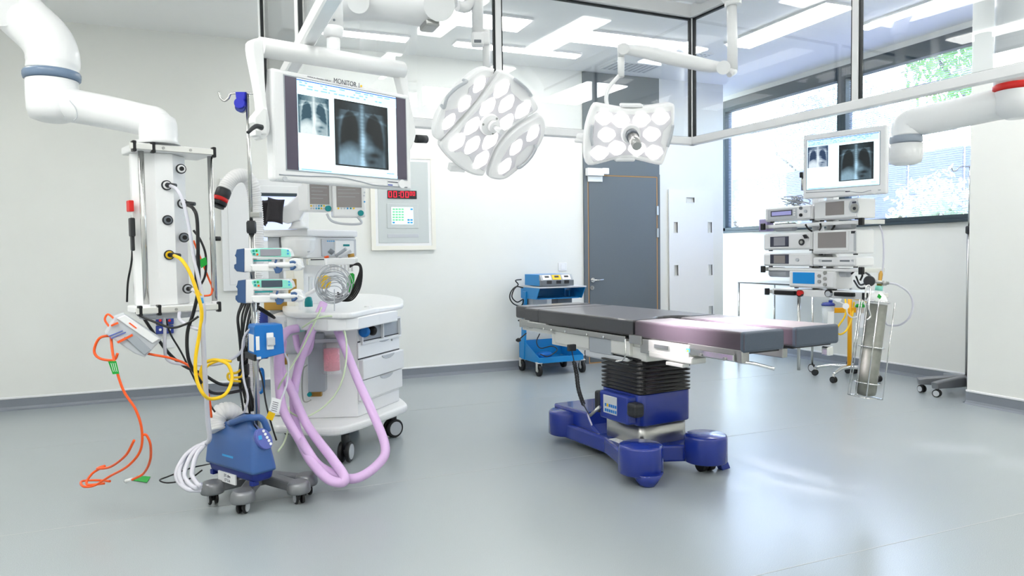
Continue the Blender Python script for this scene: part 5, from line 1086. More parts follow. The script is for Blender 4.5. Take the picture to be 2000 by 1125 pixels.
# column
CC = on(1262, 720, 2, .52); CC = at(1260, 730, 4.52); CB = Fr((CC.x, CC.y, 0), 6.3); h = .195
zz = lambda py: CB.pt(1262, py, y=-h*.6).z
rings = []; n = 10; zt_, zb_ = zz(690), zz(768)
for i in range(n+1):
    z = zb_+(zt_-zb_)*(i/n)**1.18; sc_ = 1.0 if 0 < i < n-1 else (.9 if i == 0 else .9); e = h*1.06*sc_ - (.02 if i == n else 0)
    if i: zm2 = (z+rings[-1][0])/2; rings.append((zm2, -e+.035, e-.035, -e+.035, e-.035, .03))
    rings.append((z-.004, -e, e, -e, e, .045)); rings.append((z+.004, -e, e, -e, e, .045))
rings = sorted(rings, key=lambda q: q[0])
bm = B(); loft(bm, CB, rings); obj('bellows', bm, 'bellow', r)
obj('bellows_neck', CB.box(B(), (-h*.75, h*.75), (-h*.75, h*.75), (zt_, T.pt(1240, 672, x=.1).z), .03, 3), 'dark', r)
bm = B(); z0_, z1_ = zz(825), zz(764); loft(bm, CB, [(z0_, -h, h, -h, h, .04), (z0_+.005, -h-.005, h+.005, -h-.005, h+.005, .045), (z1_-.008, -h-.005, h+.005, -h-.005, h+.005, .045), (z1_, -h, h, -h, h, .04)]); hb2 = obj('column_head', bm, 'navy', r)
bm = B(); loft(bm, CB, [(zz(874), -h+.012, h-.012, -h+.012, h-.012, .04), (z0_, -h+.012, h-.012, -h+.012, h-.012, .04)]); obj('steel_shroud', bm, 'satin', r)
def xface(bm, x0, x1, yt, yb, xa_, xb_, bev=.003): return CB.sbox(bm, x0, yt, x1, yb, xa_, xb_, bev)
cpn = obj('control_housing', CB.box(B(), (-h-.07, -h), (-.16, .12), (z0_+.01, z1_-.01), .012), 'navy', r)
obj('control_plate', CB.box(B(), (-h-.074, -h-.069), (-.06, .075), (z0_+.05, z1_-.03), .004, 1), 'ltgrey', cpn)
for j in range(2):
    for i in range(6): obj('key', CB.box(B(), (-h-.077, -h-.073), (.055-.02*i-.013, .055-.02*i), (z0_+.06+.032*j, z0_+.078+.032*j), .001, 1), 'boxblue' if (i, j) != (1, 1) else 'yellow', cpn)
obj('grip_bar', CB.box(B(), (-h-.075, -h-.0), (-.235, -.15), (z0_+.065, z1_-.04), .02, 3), 'dark', r); obj('grip_bar', CB.box(B(), (-h-.075, -h-.0), (.115, .17), (z0_+.035, z1_-.02), .015, 3), 'dark', r)
# base
LA = on(1259, 922, 2, .07); TB_ = Fr((LA.x, LA.y+.04, 0), 3.0); zla = TB_.pt(1256, 866, y=0).z
xB = TB_.pt(1378, 880, y=0).x; R1 = .125
sp = [(-.05, .1), (.02, -.0), (.1, .06), (xB*.5, .12), (xB-.1, .06), (xB, 0), (xB+.05, .1), (xB-.03, .4), (xB+.02, .96), (xB-.1, 1.08), (.14, 1.08), (.02, .98), (.05, .45)]
obj('base_frame', TB_.zprism(B(), sp, .05, zla-.07, .015, 2), 'navy', r)
def lump(x, y, rr=R1, z1=zla):
    bm = B(); lathe(bm, TB_.W(x, y, .06), [(rr*.97, 0), (rr*1.02, .005), (rr, z1-.075), (rr*.97, z1-.065), (rr*.9, z1-.06), (0, z1-.055)], 36); return obj('castor_cover', bm, 'navy', r)
lump(0, 0); lump(xB, 0); lump(.09, .98); lump(xB-.02, .98)
bm = B(); lathe(bm, TB_.W(-.0, -.06, 0), [(.045, 0), (.06, .02), (.09, .075)], 20); obj('brake_foot', bm, 'navy', r)
bm = B(); TB_.prism(bm, [(xB+.04, .09), (xB+.11, .09), (xB+.15, .005), (xB+.09, .0)], -.05, .0, .006); obj('brake_foot', bm, 'navy', r)
for dx in (-.03, .025): 
    bm = B(); p = TB_.W(xB+dx, 0, .045); rod(bm, p+Vector((-.018, 0, 0)), p+Vector((.018, 0, 0)), .045, 20); obj('castor', bm, 'rubber', r)
bm = B(); sd_ = [(-.1, .05), (-.1, zla+.02), (.34, zla+.04), (.4, zla-.03), (.52, zla-.08), (.52, .05)]
MB_ = Fr(TB_.W(.05, 1.03, 0), R=TB_.R @ Matrix.Rotation(math.radians(-90), 3, 'Z')); MB_.prism(bm, sd_, .02, xB-.06, .02, 3); obj('motor_housing', bm, 'navy', r)
obj('base_label', TB_.box(B(), (-.0+.05, .13), (.28, .4), (zla-.0705, zla-.069)), 'labelw', r)
# hand control + coiled cord
r2 = thing('hand_control', 'black hand control clipped under the table rail with a coiled cord', 'hand control', at(1115, 685, 4.75))
F = Fr(at(1115, 672, 4.7), 6.3); obj('control_body', F.pbox(B(), 1112, 673, 1126, 686, -.01, .02, .005), 'dark', r2)
p0 = [at(*p) for p in ((1117, 686, 4.7), (1121, 705, 4.68), (1126, 730, 4.66), (1130, 760, 4.62), (1140, 790, 4.55), (1152, 812, 4.5))]
ax_ = catmull(p0, 60); pts = []
for i, p in enumerate(ax_):
    t = i/(len(ax_)-1); a = i*1.15; rr = .012 if .22 < t < .8 else 0; pts.append(p+Vector((math.cos(a)*rr*.92, -math.cos(a)*rr*.39+0*rr, math.sin(a)*rr)) if rr else p)
obj('coiled_cord', tube(B(), pts, .0035, raw=True, seg=6), 'black', r2)
obj('cord_plug', rod(B(), at(1152, 812, 4.5), at(1172, 794, 4.46), .01, 12), 'satin', r2)
# ================================================================ blue electrosurgery trolley
T3 = Fr((3.27, 6.93, 0), 1.0); r = thing('blue_trolley', 'bright blue equipment trolley with black castors standing behind the operating table head', 'trolley', T3.W(.27, .25, 0), 1)
q = lambda px, py, y=0: T3.pt(px, py, y=y)
xL_, xR_ = q(1053, 700).x, q(1139, 700).x; zt0, zt1 = q(1095, 707).z, q(1095, 696).z; dp = .5
obj('lower_tray', T3.box(B(), (xL_, xR_), (0, dp), (zt0, zt0+.01)), 'trolleyblue', r); obj('tray_lip', T3.box(B(), (xL_, xR_), (-.004, .004), (zt0, zt1), .002, 1), 'trolleyblue', r)
bz = T3.pt(1030, 664, y=dp).z
obj('tray_back', T3.box(B(), (xL_, xR_), (dp-.006, dp), (zt0, bz)), 'trolleyblue', r)
for x in (xL_, xR_):
    S_ = Fr(T3.W(x, 0, 0), 91); bm = B(); S_.prism(bm, [(0, zt0), (0, zt1), (dp*.7, bz), (dp, bz), (dp, zt0)], -.003, .003); obj('tray_side', bm, 'trolleyblue', r)
    bm = B(); S_.prism(bm, [(dp*.72, zt0), (dp*.9, zt0), (dp*.75, T3.pt(1026, 587, y=.35).z+.1), (dp*.58, T3.pt(1026, 587, y=.35).z+.1)], -.012, .012, .003, 1); obj('upright', bm, 'trolleyblue', r)
zq1, zq0 = q(1095, 560).z, q(1095, 584).z; xu0, xu1 = q(1060, 570).x, q(1143, 570).x
obj('top_shelf', T3.box(B(), (xu0-.05, xu1), (-.03, dp-.05), (zq1-.012, zq1+.004), .003, 1), 'ltgrey', r)
obj('bin_floor', T3.box(B(), (xu0-.02, xu1-.05), (.05, dp-.08), (zq0, zq0+.01)), 'trolleyblue', r); obj('bin_back', T3.box(B(), (xu0-.02, xu1-.05), (dp-.12, dp-.11), (zq0, zq1)), 'trolleyblue', r)
for x in (xu0-.045, xu1-.01):
    S_ = Fr(T3.W(x, 0, 0), 91); bm = B(); S_.prism(bm, [(.06, zq0), (-.03, zq1), (dp-.05, zq1), (dp-.05, zq0)], -.004, .004, .001, 1); obj('bin_side', bm, 'trolleyblue', r)
obj('cabinet_box', T3.box(B(), (xL_+.03, xL_+.2), (.2, dp-.1), (zq0-.1, zq0)), 'ltgrey', r); obj('dark_box', T3.box(B(), (xR_-.2, xR_-.02), (.2, .35), (zq0-.08, zq0-.005), .004), 'midgrey', r)
for x in (xL_+.01, xR_-.0):
    for y in (.03, dp-.04):
        c = T3.W(x, y, 0); bm = B(); rod(bm, c+Vector((-.016, 0, .062)), c+Vector((.016, 0, .062)), .062, 28); w_ = obj('castor_wheel', bm, 'rubber', r)
        obj('hub', rod(B(), c+Vector((-.02, 0, .062)), c+Vector((.02, 0, .062)), .022, 16), 'satin', w_)
        bm = B(); T3.box(bm, (x-.028, x-.022), (y-.02, y+.02), (.05, .15), .002, 1); T3.box(bm, (x+.022, x+.028), (y-.02, y+.02), (.05, .15), .002, 1); T3.box(bm, (x-.03, x+.03), (y-.035, y+.035), (.145, zt0), .002, 1); obj('fork', bm, 'alu', r)
E1 = thing('electrosurgical_unit', 'blue and grey electrosurgical generator on top of the blue trolley', 'generator', T3.W(.2, .2, zq1), 1)
xe0, xe1 = q(1056, 545).x, q(1119, 545).x; ze = q(1090, 536).z
bdy = obj('unit_case', T3.box(B(), (xe0, xe1-.01), (.03, .4), (zq1+.012, ze), .004), 'trolleyblue', E1)
obj('front_face', T3.box(B(), (xe0, xe1), (-.02, .03), (zq1+.01, ze-.06), .004), 'midgrey', E1)
S_ = Fr(T3.W(xe0, 0, 0), 91); bm = B(); S_.prism(bm, [(-.015, ze-.062), (.03, ze), (.04, ze), (.04, ze-.062)], -(xe1-xe0), 0, .002, 1); sl = obj('sloped_panel', bm, 'grey', E1)
SLF = Fr(T3.W(xe0, -.016, ze-.062), R=T3.R @ Matrix.Rotation(math.radians(-36), 3, 'X')); wq = xe1-xe0
for a, m_ in ((.06, 'labelw'), (.36, 'yellow'), (.66, 'labelw')):
    fp = obj('function_panel', SLF.box(B(), (wq*a, wq*(a+.26)), (-.004, .0), (.008, .068), .001, 1), m_, sl); obj('readout', SLF.box(B(), (wq*(a+.07), wq*(a+.2)), (-.006, -.003), (.034, .056)), 'dark', fp)
for a in (.16, .45, .7): obj('socket', T3.box(B(), (xe0+wq*a, xe0+wq*(a+.15)), (-.026, -.019), (zq1+.035, zq1+.07), .003, 1), 'dark', E1)
g = 'footswitches in the blue trolley'
F = Fr(T3.W(.1, .2, 0), 0)
def pedal(px, py, m_, l):
    c = on(px, py, 2, zt0+.04); bm = B(); loft(bm, Fr((c.x, c.y, 0), 20), [(zt0+.01, -.1, .1, -.06, .06, .05), (zt0+.05, -.1, .1, -.06, .06, .05), (zt0+.07, -.07, .07, -.04, .04, .035)]); obj('foot_pedal', bm, m_, None, l, 'foot pedal', g)
pedal(1047, 685, 'yellow', 'yellow footswitch lying in the blue trolley tray'); pedal(1062, 692, 'boxblue', 'blue footswitch lying beside the yellow one in the trolley tray')
cable('foot_cable', [(1054, 652, 7.85), (1048, 668, 7.8), (1056, 680, 7.78), (1078, 676, 7.78), (1088, 684, 7.78), (1070, 696, 7.7), (1055, 692, 7.7)], .006, 'black', 'black footswitch cable coiled in the blue trolley tray', None)
cable('power_cable', [(1022, 562, 7.93), (1008, 560, 7.93), (998, 570, 7.88), (996, 583, 7.88), (1004, 594, 7.88), (1018, 597, 7.93), (1022, 585, 7.93), (1010, 590, 7.88), (1000, 580, 7.88), (1004, 565, 7.88), (1012, 556, 7.93), (1007, 548, 7.93), (1018, 546, 8.05)], .007, 'black', 'coil of black power cable hanging on the left side of the blue trolley', None)
# ================================================================ right equipment pendant
o = at(1683, 500, 4.6); K = Fr((o.x, o.y, 0), -86)
r = thing('equipment_pendant', 'white shelved ceiling pendant carrying endoscopy units on the right', 'pendant', K.W(-.4, .2, .95), -86)
kx = lambda px, py=500, y=0: K.pt(px, py, y=y).x
xl_, xr2_ = kx(1497), 0.0
KD = K.pt(1722, 436, x=.0).y; DD = K.pt(1710, 470, x=-.03).y
def shelf(nm, px0, px1, pm, yt, yb, y1_=KD):
    x0, x1 = kx(px0, yt), kx(px1, yt); z1_, z0_ = K.pt(pm, yt, y=0).z, K.pt(pm, yb, y=0).z
    s = obj(nm, K.box(B(), (x0, x1), (0, y1_), (z0_, z1_), .005), 'white', r); return s, x0, x1, z0_, z1_
SH = []
for nm, a in (('shelf', (1500, 1683, 1600, 434, 441)), ('shelf', (1500, 1683, 1600, 524.5, 530)), ('instrument_tray', (1508, 1690, 1600, 567, 581))):
    s, x0, x1, z0_, z1_ = shelf(nm, *a); SH.append((x0, x1, z0_, z1_))
    for x in (x0-.02, x1+.02):
        obj('rail', K.box(B(), (x-.006, x+.006), (-.02, KD), ((z0_+z1_)/2-.014, (z0_+z1_)/2+.014), .002, 1), 'alu', s); obj('end_cap', K.box(B(), (x-.016, x+.014), (-.04, -.015), ((z0_+z1_)/2-.024, (z0_+z1_)/2+.024), .003, 1), 'black', s)
zt2 = SH[2]
bm = B()
def kbox(px0, py0, px1, py1, *a): return K.pbox(B(), px0, py0, px1, py1, *a)
for a in ((1511, 567.5, 1550, 576), (1628, 571, 1665, 579)): obj('handle_grip', kbox(*a, -.03, -.0, .005), 'black', r)
obj('clutch_button', K.disc(B(), 1560, 572.5, .018, -.03, 0, 20), 'red', r); obj('clutch_button', K.disc(B(), 1616, 574, .018, -.03, 0, 20), 'ltgrey', r)
for px in (1560, 1616): obj('button_ring', K.disc(B(), px, 573, .024, -.022, 0, 20), 'black', r)
obj('rear_column', K.box(B(), (-.38, -.32), (KD-.06, KD), (zt2[3], 2.0), .008), 'white', r); obj('rear_column', K.box(B(), (-.5, -.44), (KD-.06, KD), (zt2[3], 1.9), .008), 'offwhite', r)
for px, py0, py1 in ((1547, 440, 447), (1660, 434, 445), (1535, 527, 539), (1651, 527, 537)):
    p = K.pt(px, (py0+py1)/2, y=.1); obj('shelf_clamp', rod(B(), K.W(p.x-.1, .06, p.z), K.W(p.x+.06, .06, p.z), .03, 18), 'ltgrey', r)
p = K.pt(1560.5, 580, y=.02); zb = K.pt(1560.5, 723, y=.02).z; obj('drop_tube', rod(B(), K.W(p.x, .02, p.z), K.W(p.x, .02, zb), .011, 14), 'steel', r)
# its arm
bm = B(); lathe(bm, at(1768, 322, 4.6), [(.06, 0), (.09, .012), (.1, .05), (.098, .13)], 30); obj('lower_joint', bm, 'white', r)
bm = B(); tube(bm, [at(1768, 300, 4.6), at(1738, 300, 4.63), at(1708, 298, 4.72), at(1700, 320, 4.72)], .05, seg=16); obj('bracket_arm', bm, 'white', r)
bm = B(); lathe(bm, at(1769, 281, 4.6), [(.088, 0), (.095, .01), (.095, .04), (.088, .05)], 32); obj('joint_ring', bm, 'capgrey', r)
bm = B(); tube(bm, [at(1769, 268, 4.6), at(1770, 250, 4.6), at(1782, 240, 4.58), at(1830, 230, 4.5), at(1900, 215, 4.4), at(1955, 203, 4.32), at(2010, 196, 4.25)], .09, rf=lambda u: .084+.012*u, seg=26); obj('upper_arm', bm, 'white', r)
bm = B(); lathe(bm, at(1985, 222, 4.25), [(.05, -.03), (.1, 0), (.115, .04), (.115, .13)], 32); obj('arm_joint', bm, 'white', r)
bm = B(); lathe(bm, at(1985, 178, 4.25), [(.112, 0), (.12, .008), (.12, .035), (.112, .042)], 32); obj('red_ring', bm, 'red', r)
bm = B(); lathe(bm, at(1985, 164, 4.25), [(.112, 0), (.112, 1.0)], 32); obj('mount_column', bm, 'white', r)
# devices
def device(nm, label, px0, py0, px1, py1, pm, depth_px, cat='medical device'):
    x0, x1 = kx(px0, (py0+py1)/2), kx(px1, (py0+py1)/2); z1_, z0_ = K.pt(pm, py0, y=0).z, K.pt(pm, py1, y=0).z
    d = thing(nm, label, cat, K.W((x0+x1)/2, .15, z0_), -86, 'endoscopy units on the pendant shelves')
    obj('casing', K.box(B(), (x0, x1), (.0, DD), (z0_+.004, z1_), .01, 2), 'white', d); obj('front_plate', K.box(B(), (x0+.006, x1-.012), (-.006, .002), (z0_+.012, z1_-.006), .004, 1), 'offwhite', d)
    for x in (x0+.03, x1-.04): obj('foot', K.box(B(), (x, x+.02), (.02, .04), (z0_-.004, z0_+.006)), 'black', d)
    return d
def on_front(d, nm, a, m_, y=-.009, bev=.001): return obj(nm, K.pbox(B(), *a, y, -.002, bev, 1), m_, d)
def dial(d, nm, px, py, rr, m_, y=-.016): return obj(nm, K.disc(B(), px, py, rr, y, -.004, 18), m_, d)
d = device('display_unit', 'endoscopy unit with a wide lilac display on the top shelf, left', 1494.5, 403, 1587, 432, 1540, 0)
e = on_front(d, 'display_frame', (1499, 408, 1556, 428), 'ltgrey'); on_front(d, 'display', (1505, 411, 1547, 422), 'ink', -.011); on_front(d, 'display_glow', (1507, 413, 1545, 420.5), 'screenlilac', -.012)
for p in ((1551, 410), (1551, 415), (1551, 420)): dial(d, 'button', *p, .006, 'white')
for p, m_ in (((1563, 406.5), 'midgrey'), ((1563, 420), 'dark'), ((1572, 412.5), 'ltgrey')): dial(d, 'socket', *p, .011, m_)
d = device('light_source', 'endoscopy light source with a brown-grey screen and round socket on the top shelf, right', 1590, 389, 1676, 429, 1640, 0)
on_front(d, 'screen', (1612, 394, 1648, 420), 'screenoff'); e = obj('socket_plate', K.pprism(B(), curve2([(1660, 393), (1668, 391), (1674, 394), (1677, 405), (1674, 414), (1667, 416), (1660, 413), (1657, 404)], 2), -.01, 0, .002, 1), 'ltgrey', d)
dial(d, 'scope_socket', 1667.5, 406, .027, 'satin'); dial(d, 'socket_core', 1668, 407, .01, 'dark', -.02); on_front(d, 'switch', (1664, 393.5, 1671, 397), 'ink', -.014)
d = device('video_processor', 'video processor with a small bluish screen and black camera socket, middle left', 1491.5, 455, 1586, 489, 1540, 0)
on_front(d, 'screen_surround', (1504, 462, 1540, 482), 'ink'); on_front(d, 'screen', (1511, 463.5, 1533, 480), 'screengrey', -.011); dial(d, 'camera_socket', 1564.5, 473, .022, 'dark'); dial(d, 'socket_core', 1564.5, 473, .011, 'satin', -.02)
obj('flap', K.pprism(B(), [(1567, 459), (1572, 458), (1578, 465), (1571, 466)], -.02, -.006), 'dark', d)
d = device('recorder_unit', 'large recorder unit with a wide beige-grey touch screen, middle right', 1587.5, 449, 1673, 497, 1630, 0)
e = on_front(d, 'bezel', (1591, 452, 1657, 490), 'white', -.012, .002); on_front(d, 'screen', (1597, 453.5, 1652, 484), 'screenoff', -.014); on_front(d, 'disc_slot', (1668-1, 453, 1671, 490), 'ltgrey') ; on_front(d, 'badge', (1662, 451, 1669, 456), 'dark', -.012)
d = device('insufflator', 'endoscopy unit with a small pinkish screen, lower left above the middle shelf', 1491.5, 495, 1586, 521, 1540, 0)
on_front(d, 'screen_surround', (1504, 497, 1540, 515), 'ink'); on_front(d, 'screen', (1511, 499, 1533, 514), 'screenoff', -.011); dial(d, 'knob', 1556, 507.5, .012, 'ltgrey')
d = device('disc_recorder', 'flat white recorder with two dark slots, just above the middle shelf, right', 1587.5, 502, 1673, 521.5, 1630, 0)
for a in ((1605, 508, 1624, 511), (1640, 508, 1659, 511)): on_front(d, 'slot', a, 'midgrey')
for p in ((1600, 509), (1664, 509)): dial(d, 'button', *p, .006, 'ltgrey')
d = device('pump_unit', 'white unit with a bright blue screen standing on the instrument tray', 1541, 529, 1632, 564, 1590, 0)
on_front(d, 'screen', (1548, 532, 1590.5, 554), 'screenblue')
for p in ((1599, 539), (1599, 550), (1610, 533), (1610, 544.5), (1610, 556)): dial(d, 'socket', *p, .012, 'satin')
# cable nest on top unit
rnd = random.Random(5); bm = B(); c0 = K.wp(1553, 403, y=.12)
for i in range(9):
    rr = rnd.uniform(.05, .1); oz = rnd.uniform(-.01, .02)
    tube(bm, [c0+Vector((.05*math.sin(a*1.3+i), rr*math.cos(a)+rnd.uniform(-.01, .01), abs(.055*math.sin(a/2+i*.4))+oz)) for a in [k*math.pi/5 for k in range(11)]], .0035, 4, 6)
obj('cable_nest', bm, 'lead', None, 'tangle of grey cables lying on the left unit of the top shelf', 'cable')
bm = B(); K.pbox(bm, 1482, 428, 1498, 452, .03, .1, .006); obj('lilac_box', bm, 'lilacbox', None, 'small lilac box hooked on the left end of the top pendant shelf', 'box')
# monitor 2
o2 = at(1731, 314, 4.45); M2 = Fr(o2, -70); r = thing('pendant_monitor', 'smaller white flat monitor with chest X-rays above the endoscopy units', 'monitor', M2.W(-.25, 0, -.25), -70)
xL2 = M2.pt(1568, 325, y=0).x; zt_ = (M2.pt(1570, 262, y=0).z+M2.pt(1726, 246, y=0).z)/2; zb_ = (M2.pt(1572, 386, y=0).z+M2.pt(1728, 381, y=0).z)/2
s0, s1 = M2.pt(1576, 320, y=0).x, M2.pt(1718, 310, y=0).x; z1_ = (M2.pt(1577, 272, y=0).z+M2.pt(1716, 260, y=0).z)/2; z0_ = (M2.pt(1581, 369, y=0).z+M2.pt(1719, 362, y=0).z)/2
cs, sc, wx0, wx1, W_, Hh = monitor(r, M2, xL2, 0, zb_, zt_, s0, s1, z0_, z1_, False)
def xr2(px0, py0, px1, py1, nm, neg, tint):
    a, b_ = M2.pt(px0, 320, y=0).x, M2.pt(px1, 320, y=0).x; xray_mesh(nm, neg, sc, M2, a, b_, M2.pt((px0+px1)/2, py1, y=0).z, M2.pt((px0+px1)/2, py0, y=0).z, -.005, tint)
xr2(1578, 286, 1618, 327, 'small_xray_image', 1, ((.05, .15, .3), (.92, .97, 1))); xr2(1639, 280, 1707, 352, 'large_xray_image', 0, BLUE)
bm = B(); tube(bm, [M2.wp(*p, y=-.001) for p in ((1574, 376), (1620, 374), (1650, 373), (1680, 376), (1700, 372), (1720, 371))], .0022); obj('bezel_line', bm, 'grey', cs)
obj('control_dial', M2.disc(B(), 1708, 372, .02, -.012, 0, 24, .016), 'offwhite', cs); lb = obj('asset_label', M2.pbox(B(), 1650, 368, 1670, 376, -.002, 0), 'labelw', cs); obj('label_print', M2.pbox(B(), 1651, 373, 1660, 375, -.003, -.002), 'ink', lb)
obj('rear_mount', M2.box(B(), (-.36, -.2), (.08, .2), (-.1, .05), .01), 'offwhite', r)
bm = B(); rod(bm, M2.wp(1567, 338, y=.06), M2.wp(1567, 372, y=.06), .008, 10); obj('side_rod', bm, 'steel', r); obj('side_cap', M2.pbox(B(), 1561, 336, 1567, 347, .03, .09, .004), 'black', r)
# gas cylinder in a wire cage
a_, b2 = at(1713.5, 588, 4.3), at(1690, 772, 4.3); ax = (a_-b2); Lc = ax.length
r = thing('gas_cylinder', 'scuffed grey steel gas cylinder leaning in a wire cage on the right pendant', 'gas cylinder', b2)
bm = B(); lathe(bm, b2, [(.04, 0), (.054, .01), (.057, .03), (.057, Lc-.02)], 36, axis=ax); obj('cylinder_body', bm, 'cylinder_steel', r)
bm = B(); lathe(bm, b2+ax.normalized()*(Lc-.02), [(.0575, 0), (.055, .03), (.04, .055), (.022, .07), (.02, .09)], 32, axis=ax); nk = obj('shoulder', bm, 'white', r)
bm = B(); lathe(bm, b2+ax.normalized()*(Lc+.06), [(.021, 0), (.021, .03)], 24, axis=ax); obj('neck_ring', bm, 'mint', nk)
F = Fr(at(1717, 578, 4.24), -22); obj('hazard_diamond', F.pprism(B(), [(1717, 574), (1722, 579), (1719, 584), (1714, 580)], -.002, .004), 'green', nk)
bm = B(); lathe(bm, b2+ax.normalized()*(Lc+.09), [(.014, 0), (.016, .02), (.01, .03), (.012, .07), (.006, .09)], 16, axis=ax); obj('valve', bm, 'brass', r)
bm = B(); rod(bm, at(1700, 549, 4.28), at(1735, 553, 4.28), .01, 12); rod(bm, at(1722, 553, 4.28), at(1731, 553, 4.28), .014, 12); obj('regulator', bm, 'satin', r)
bm = B(); lathe(bm, at(1698, 549, 4.22), [(.03, 0), (.032, .01), (.028, .03)], 22, axis=at(1698, 549, 4.22)-at(1699, 549, 4.3)); obj('gauge', bm, 'dark', r)
cage = thing('wire_cage', 'chrome wire cage with hoops holding the grey gas cylinder', 'wire cage', b2-Vector((0, 0, .02)))
un = ax.normalized(); sx = un.cross(Vector((0, 1, 0))).normalized(); sy = un.cross(sx).normalized()
for k, (u, v) in enumerate(((-1, -1), (1, -1), (1, 1), (-1, 1), (.55, -1.15), (.9, -.2))):
    o_ = sx*u*.066+sy*v*.066; obj('cage_wire', rod(B(), b2-un*.01+o_, b2+un*(Lc-.0)+o_*1.0, .0035, 8), 'chrome', cage)
for t in (.0, .14, .52, 1.0):
    pts = [b2+un*(Lc*t-.005)+sx*.07*math.cos(a)+sy*.07*math.sin(a) for a in [k*math.pi/8 for k in range(17)]] if t not in (0,) else [b2-un*.01+sx*u*.066+sy*v*.066 for u, v in ((-1, -1), (1, -1), (1, 1), (-1, 1), (-1, -1))]
    obj('cage_hoop', tube(B(), pts, .004, raw=True, seg=8), 'chrome', cage)
bm = B(); tube(bm, [at(*p) for p in ((1690, 585, 4.18), (1692, 560, 4.18), (1700, 562, 4.18), (1697, 600, 4.16), (1700, 618, 4.16), (1693, 625, 4.16))], .005); obj('cage_key', bm, 'chrome', None, 'chrome cylinder key hanging on the wire cage', 'key')
cable('gas_hose', [(1734, 553, 4.3), (1752, 556, 4.3), (1775, 572, 4.3), (1783, 595, 4.3), (1776, 620, 4.3), (1758, 634, 4.35), (1736, 635, 4.4), (1728, 628, 4.4)], .006, 'greyhose', 'thin white hose looping right from the gas cylinder regulator', None, 'hose')
cable('power_cable', [(1718, 440, 4.4), (1724, 460, 4.4), (1726, 500, 4.4), (1722, 545, 4.4)], .005, 'greyhose', 'thin white cable hanging down the right side of the pendant shelves', None)
for i, pts in enumerate((((1672, 540, 4.7), (1680, 556, 4.6), (1695, 550, 4.45), (1700, 540, 4.45), (1690, 532, 4.6)), ((1668, 548, 4.75), (1678, 562, 4.6), (1690, 563, 4.5)), ((1663, 535, 4.75), (1672, 528, 4.7), (1684, 536, 4.6), (1680, 548, 4.6)))):
    cable('cable_loop', list(pts), .006, 'black', ('black cable loop behind the cylinder regulator', 'short black cable below the middle pendant shelf', 'small black cable loop under the right shelf clamp')[i], None)
for i, pts in enumerate((((1573, 438, 4.9), (1578, 446, 4.9), (1586, 452, 4.9)), ((1602, 436, 4.85), (1603, 444, 4.85), (1600, 450, 4.85)), ((1632, 435, 4.8), (1628, 444, 4.8), (1624, 449, 4.8)))):
    cable('short_lead', list(pts), .006, 'black', ('left', 'middle', 'right')[i]+' of three short black leads between the top pendant shelf and the units below', 'short leads under the top shelf')
# ================================================================ steel table behind
def tl(px, py): return on(px, py, 2, 0)
p1, p2 = tl(1504, 700), tl(1580, 727); p2.z = p1.z = 0
r = thing('steel_trolley', 'tall stainless steel framed table on castors behind the endoscopy pendant', 'steel table', (6.05, 6.3, 0))
L_ = [p2, Vector((p1.x-.1, p1.y-.15, 0)), tl(1641, 712), Vector((6.42, 6.75, 0))]
F = Fr((5.89, 5.85, 0), 0); zt_ = 1.02
cs_ = [(5.87, 5.83), (6.4, 5.83), (6.4, 7.0), (5.87, 7.0)]
cs_ = [tuple(on(1586, 727, 2, 0))[:2], None, None, None]; x0, y0 = cs_[0]; cs_ = [(x0, y0), (x0+.55, y0), (x0+.55, y0+1.15), (x0, y0+1.15)]
zt_ = on(1500, 556, 0, x0).z
for x, y in cs_:
    lg = obj('leg', rod(B(), (x, y, .08), (x, y, zt_), .0125, 14), 'steel', r); bm = B(); rod(bm, (x-.012, y, .045), (x+.012, y, .045), .045, 22); wl = obj('castor', bm, 'rubber', lg) if 0 else obj('castor', bm, 'rubber', r); obj('wheel_face', rod(B(), (x-.015, y, .045), (x+.015, y, .045), .034, 20), 'ltgrey', wl)
W0.box(bm := B(), (x0-.012, x0+.562), (y0-.012, y0+1.162), (zt_, zt_+.02), .004, 1); obj('table_top', bm, 'steel', r)
# suction stand
c = on(1659, 722, 2, .09); r = thing('suction_stand', 'yellow suction canister stand on a chrome five-star castor base', 'suction stand', (c.x, c.y, 0))
YF = Fr((c.x, c.y, 0), -22.9); zt_ = YF.pt(1659, 583, y=0).z; z0_ = .12
obj('pole', rod(B(), (c.x, c.y, z0_), (c.x, c.y, zt_), .021, 20), 'standyellow', r)
for px, py in ((1592, 722), (1628, 736), (1650, 698), (1716, 734), (1690, 700)):
    e = on(px, py, 2, .06); bm = B(); e = Vector((e.x, e.y, 0)); dd = e-Vector((c.x, c.y, 0)); dd = dd if dd.length < .42 else dd.normalized()*.34; e = Vector((c.x, c.y, 0))+dd
    tube(bm, [(c.x, c.y, z0_), ((c.x*.5+e.x*.5), (c.y*.5+e.y*.5), z0_-.0), (e.x, e.y, .085)], .02, rf=lambda u: .024-.009*u); obj('base_arm', bm, 'chrome', r)
    caster(r, e.x, e.y, .032, random.Random(px).uniform(0, 90), w=.014, gap=.006, face='dark', top=.085, bracket='satin')
obj('canister_bracket', YF.pbox(B(), 1627, 601, 1687, 611, -.02, .02, .004), 'standyellow', r)
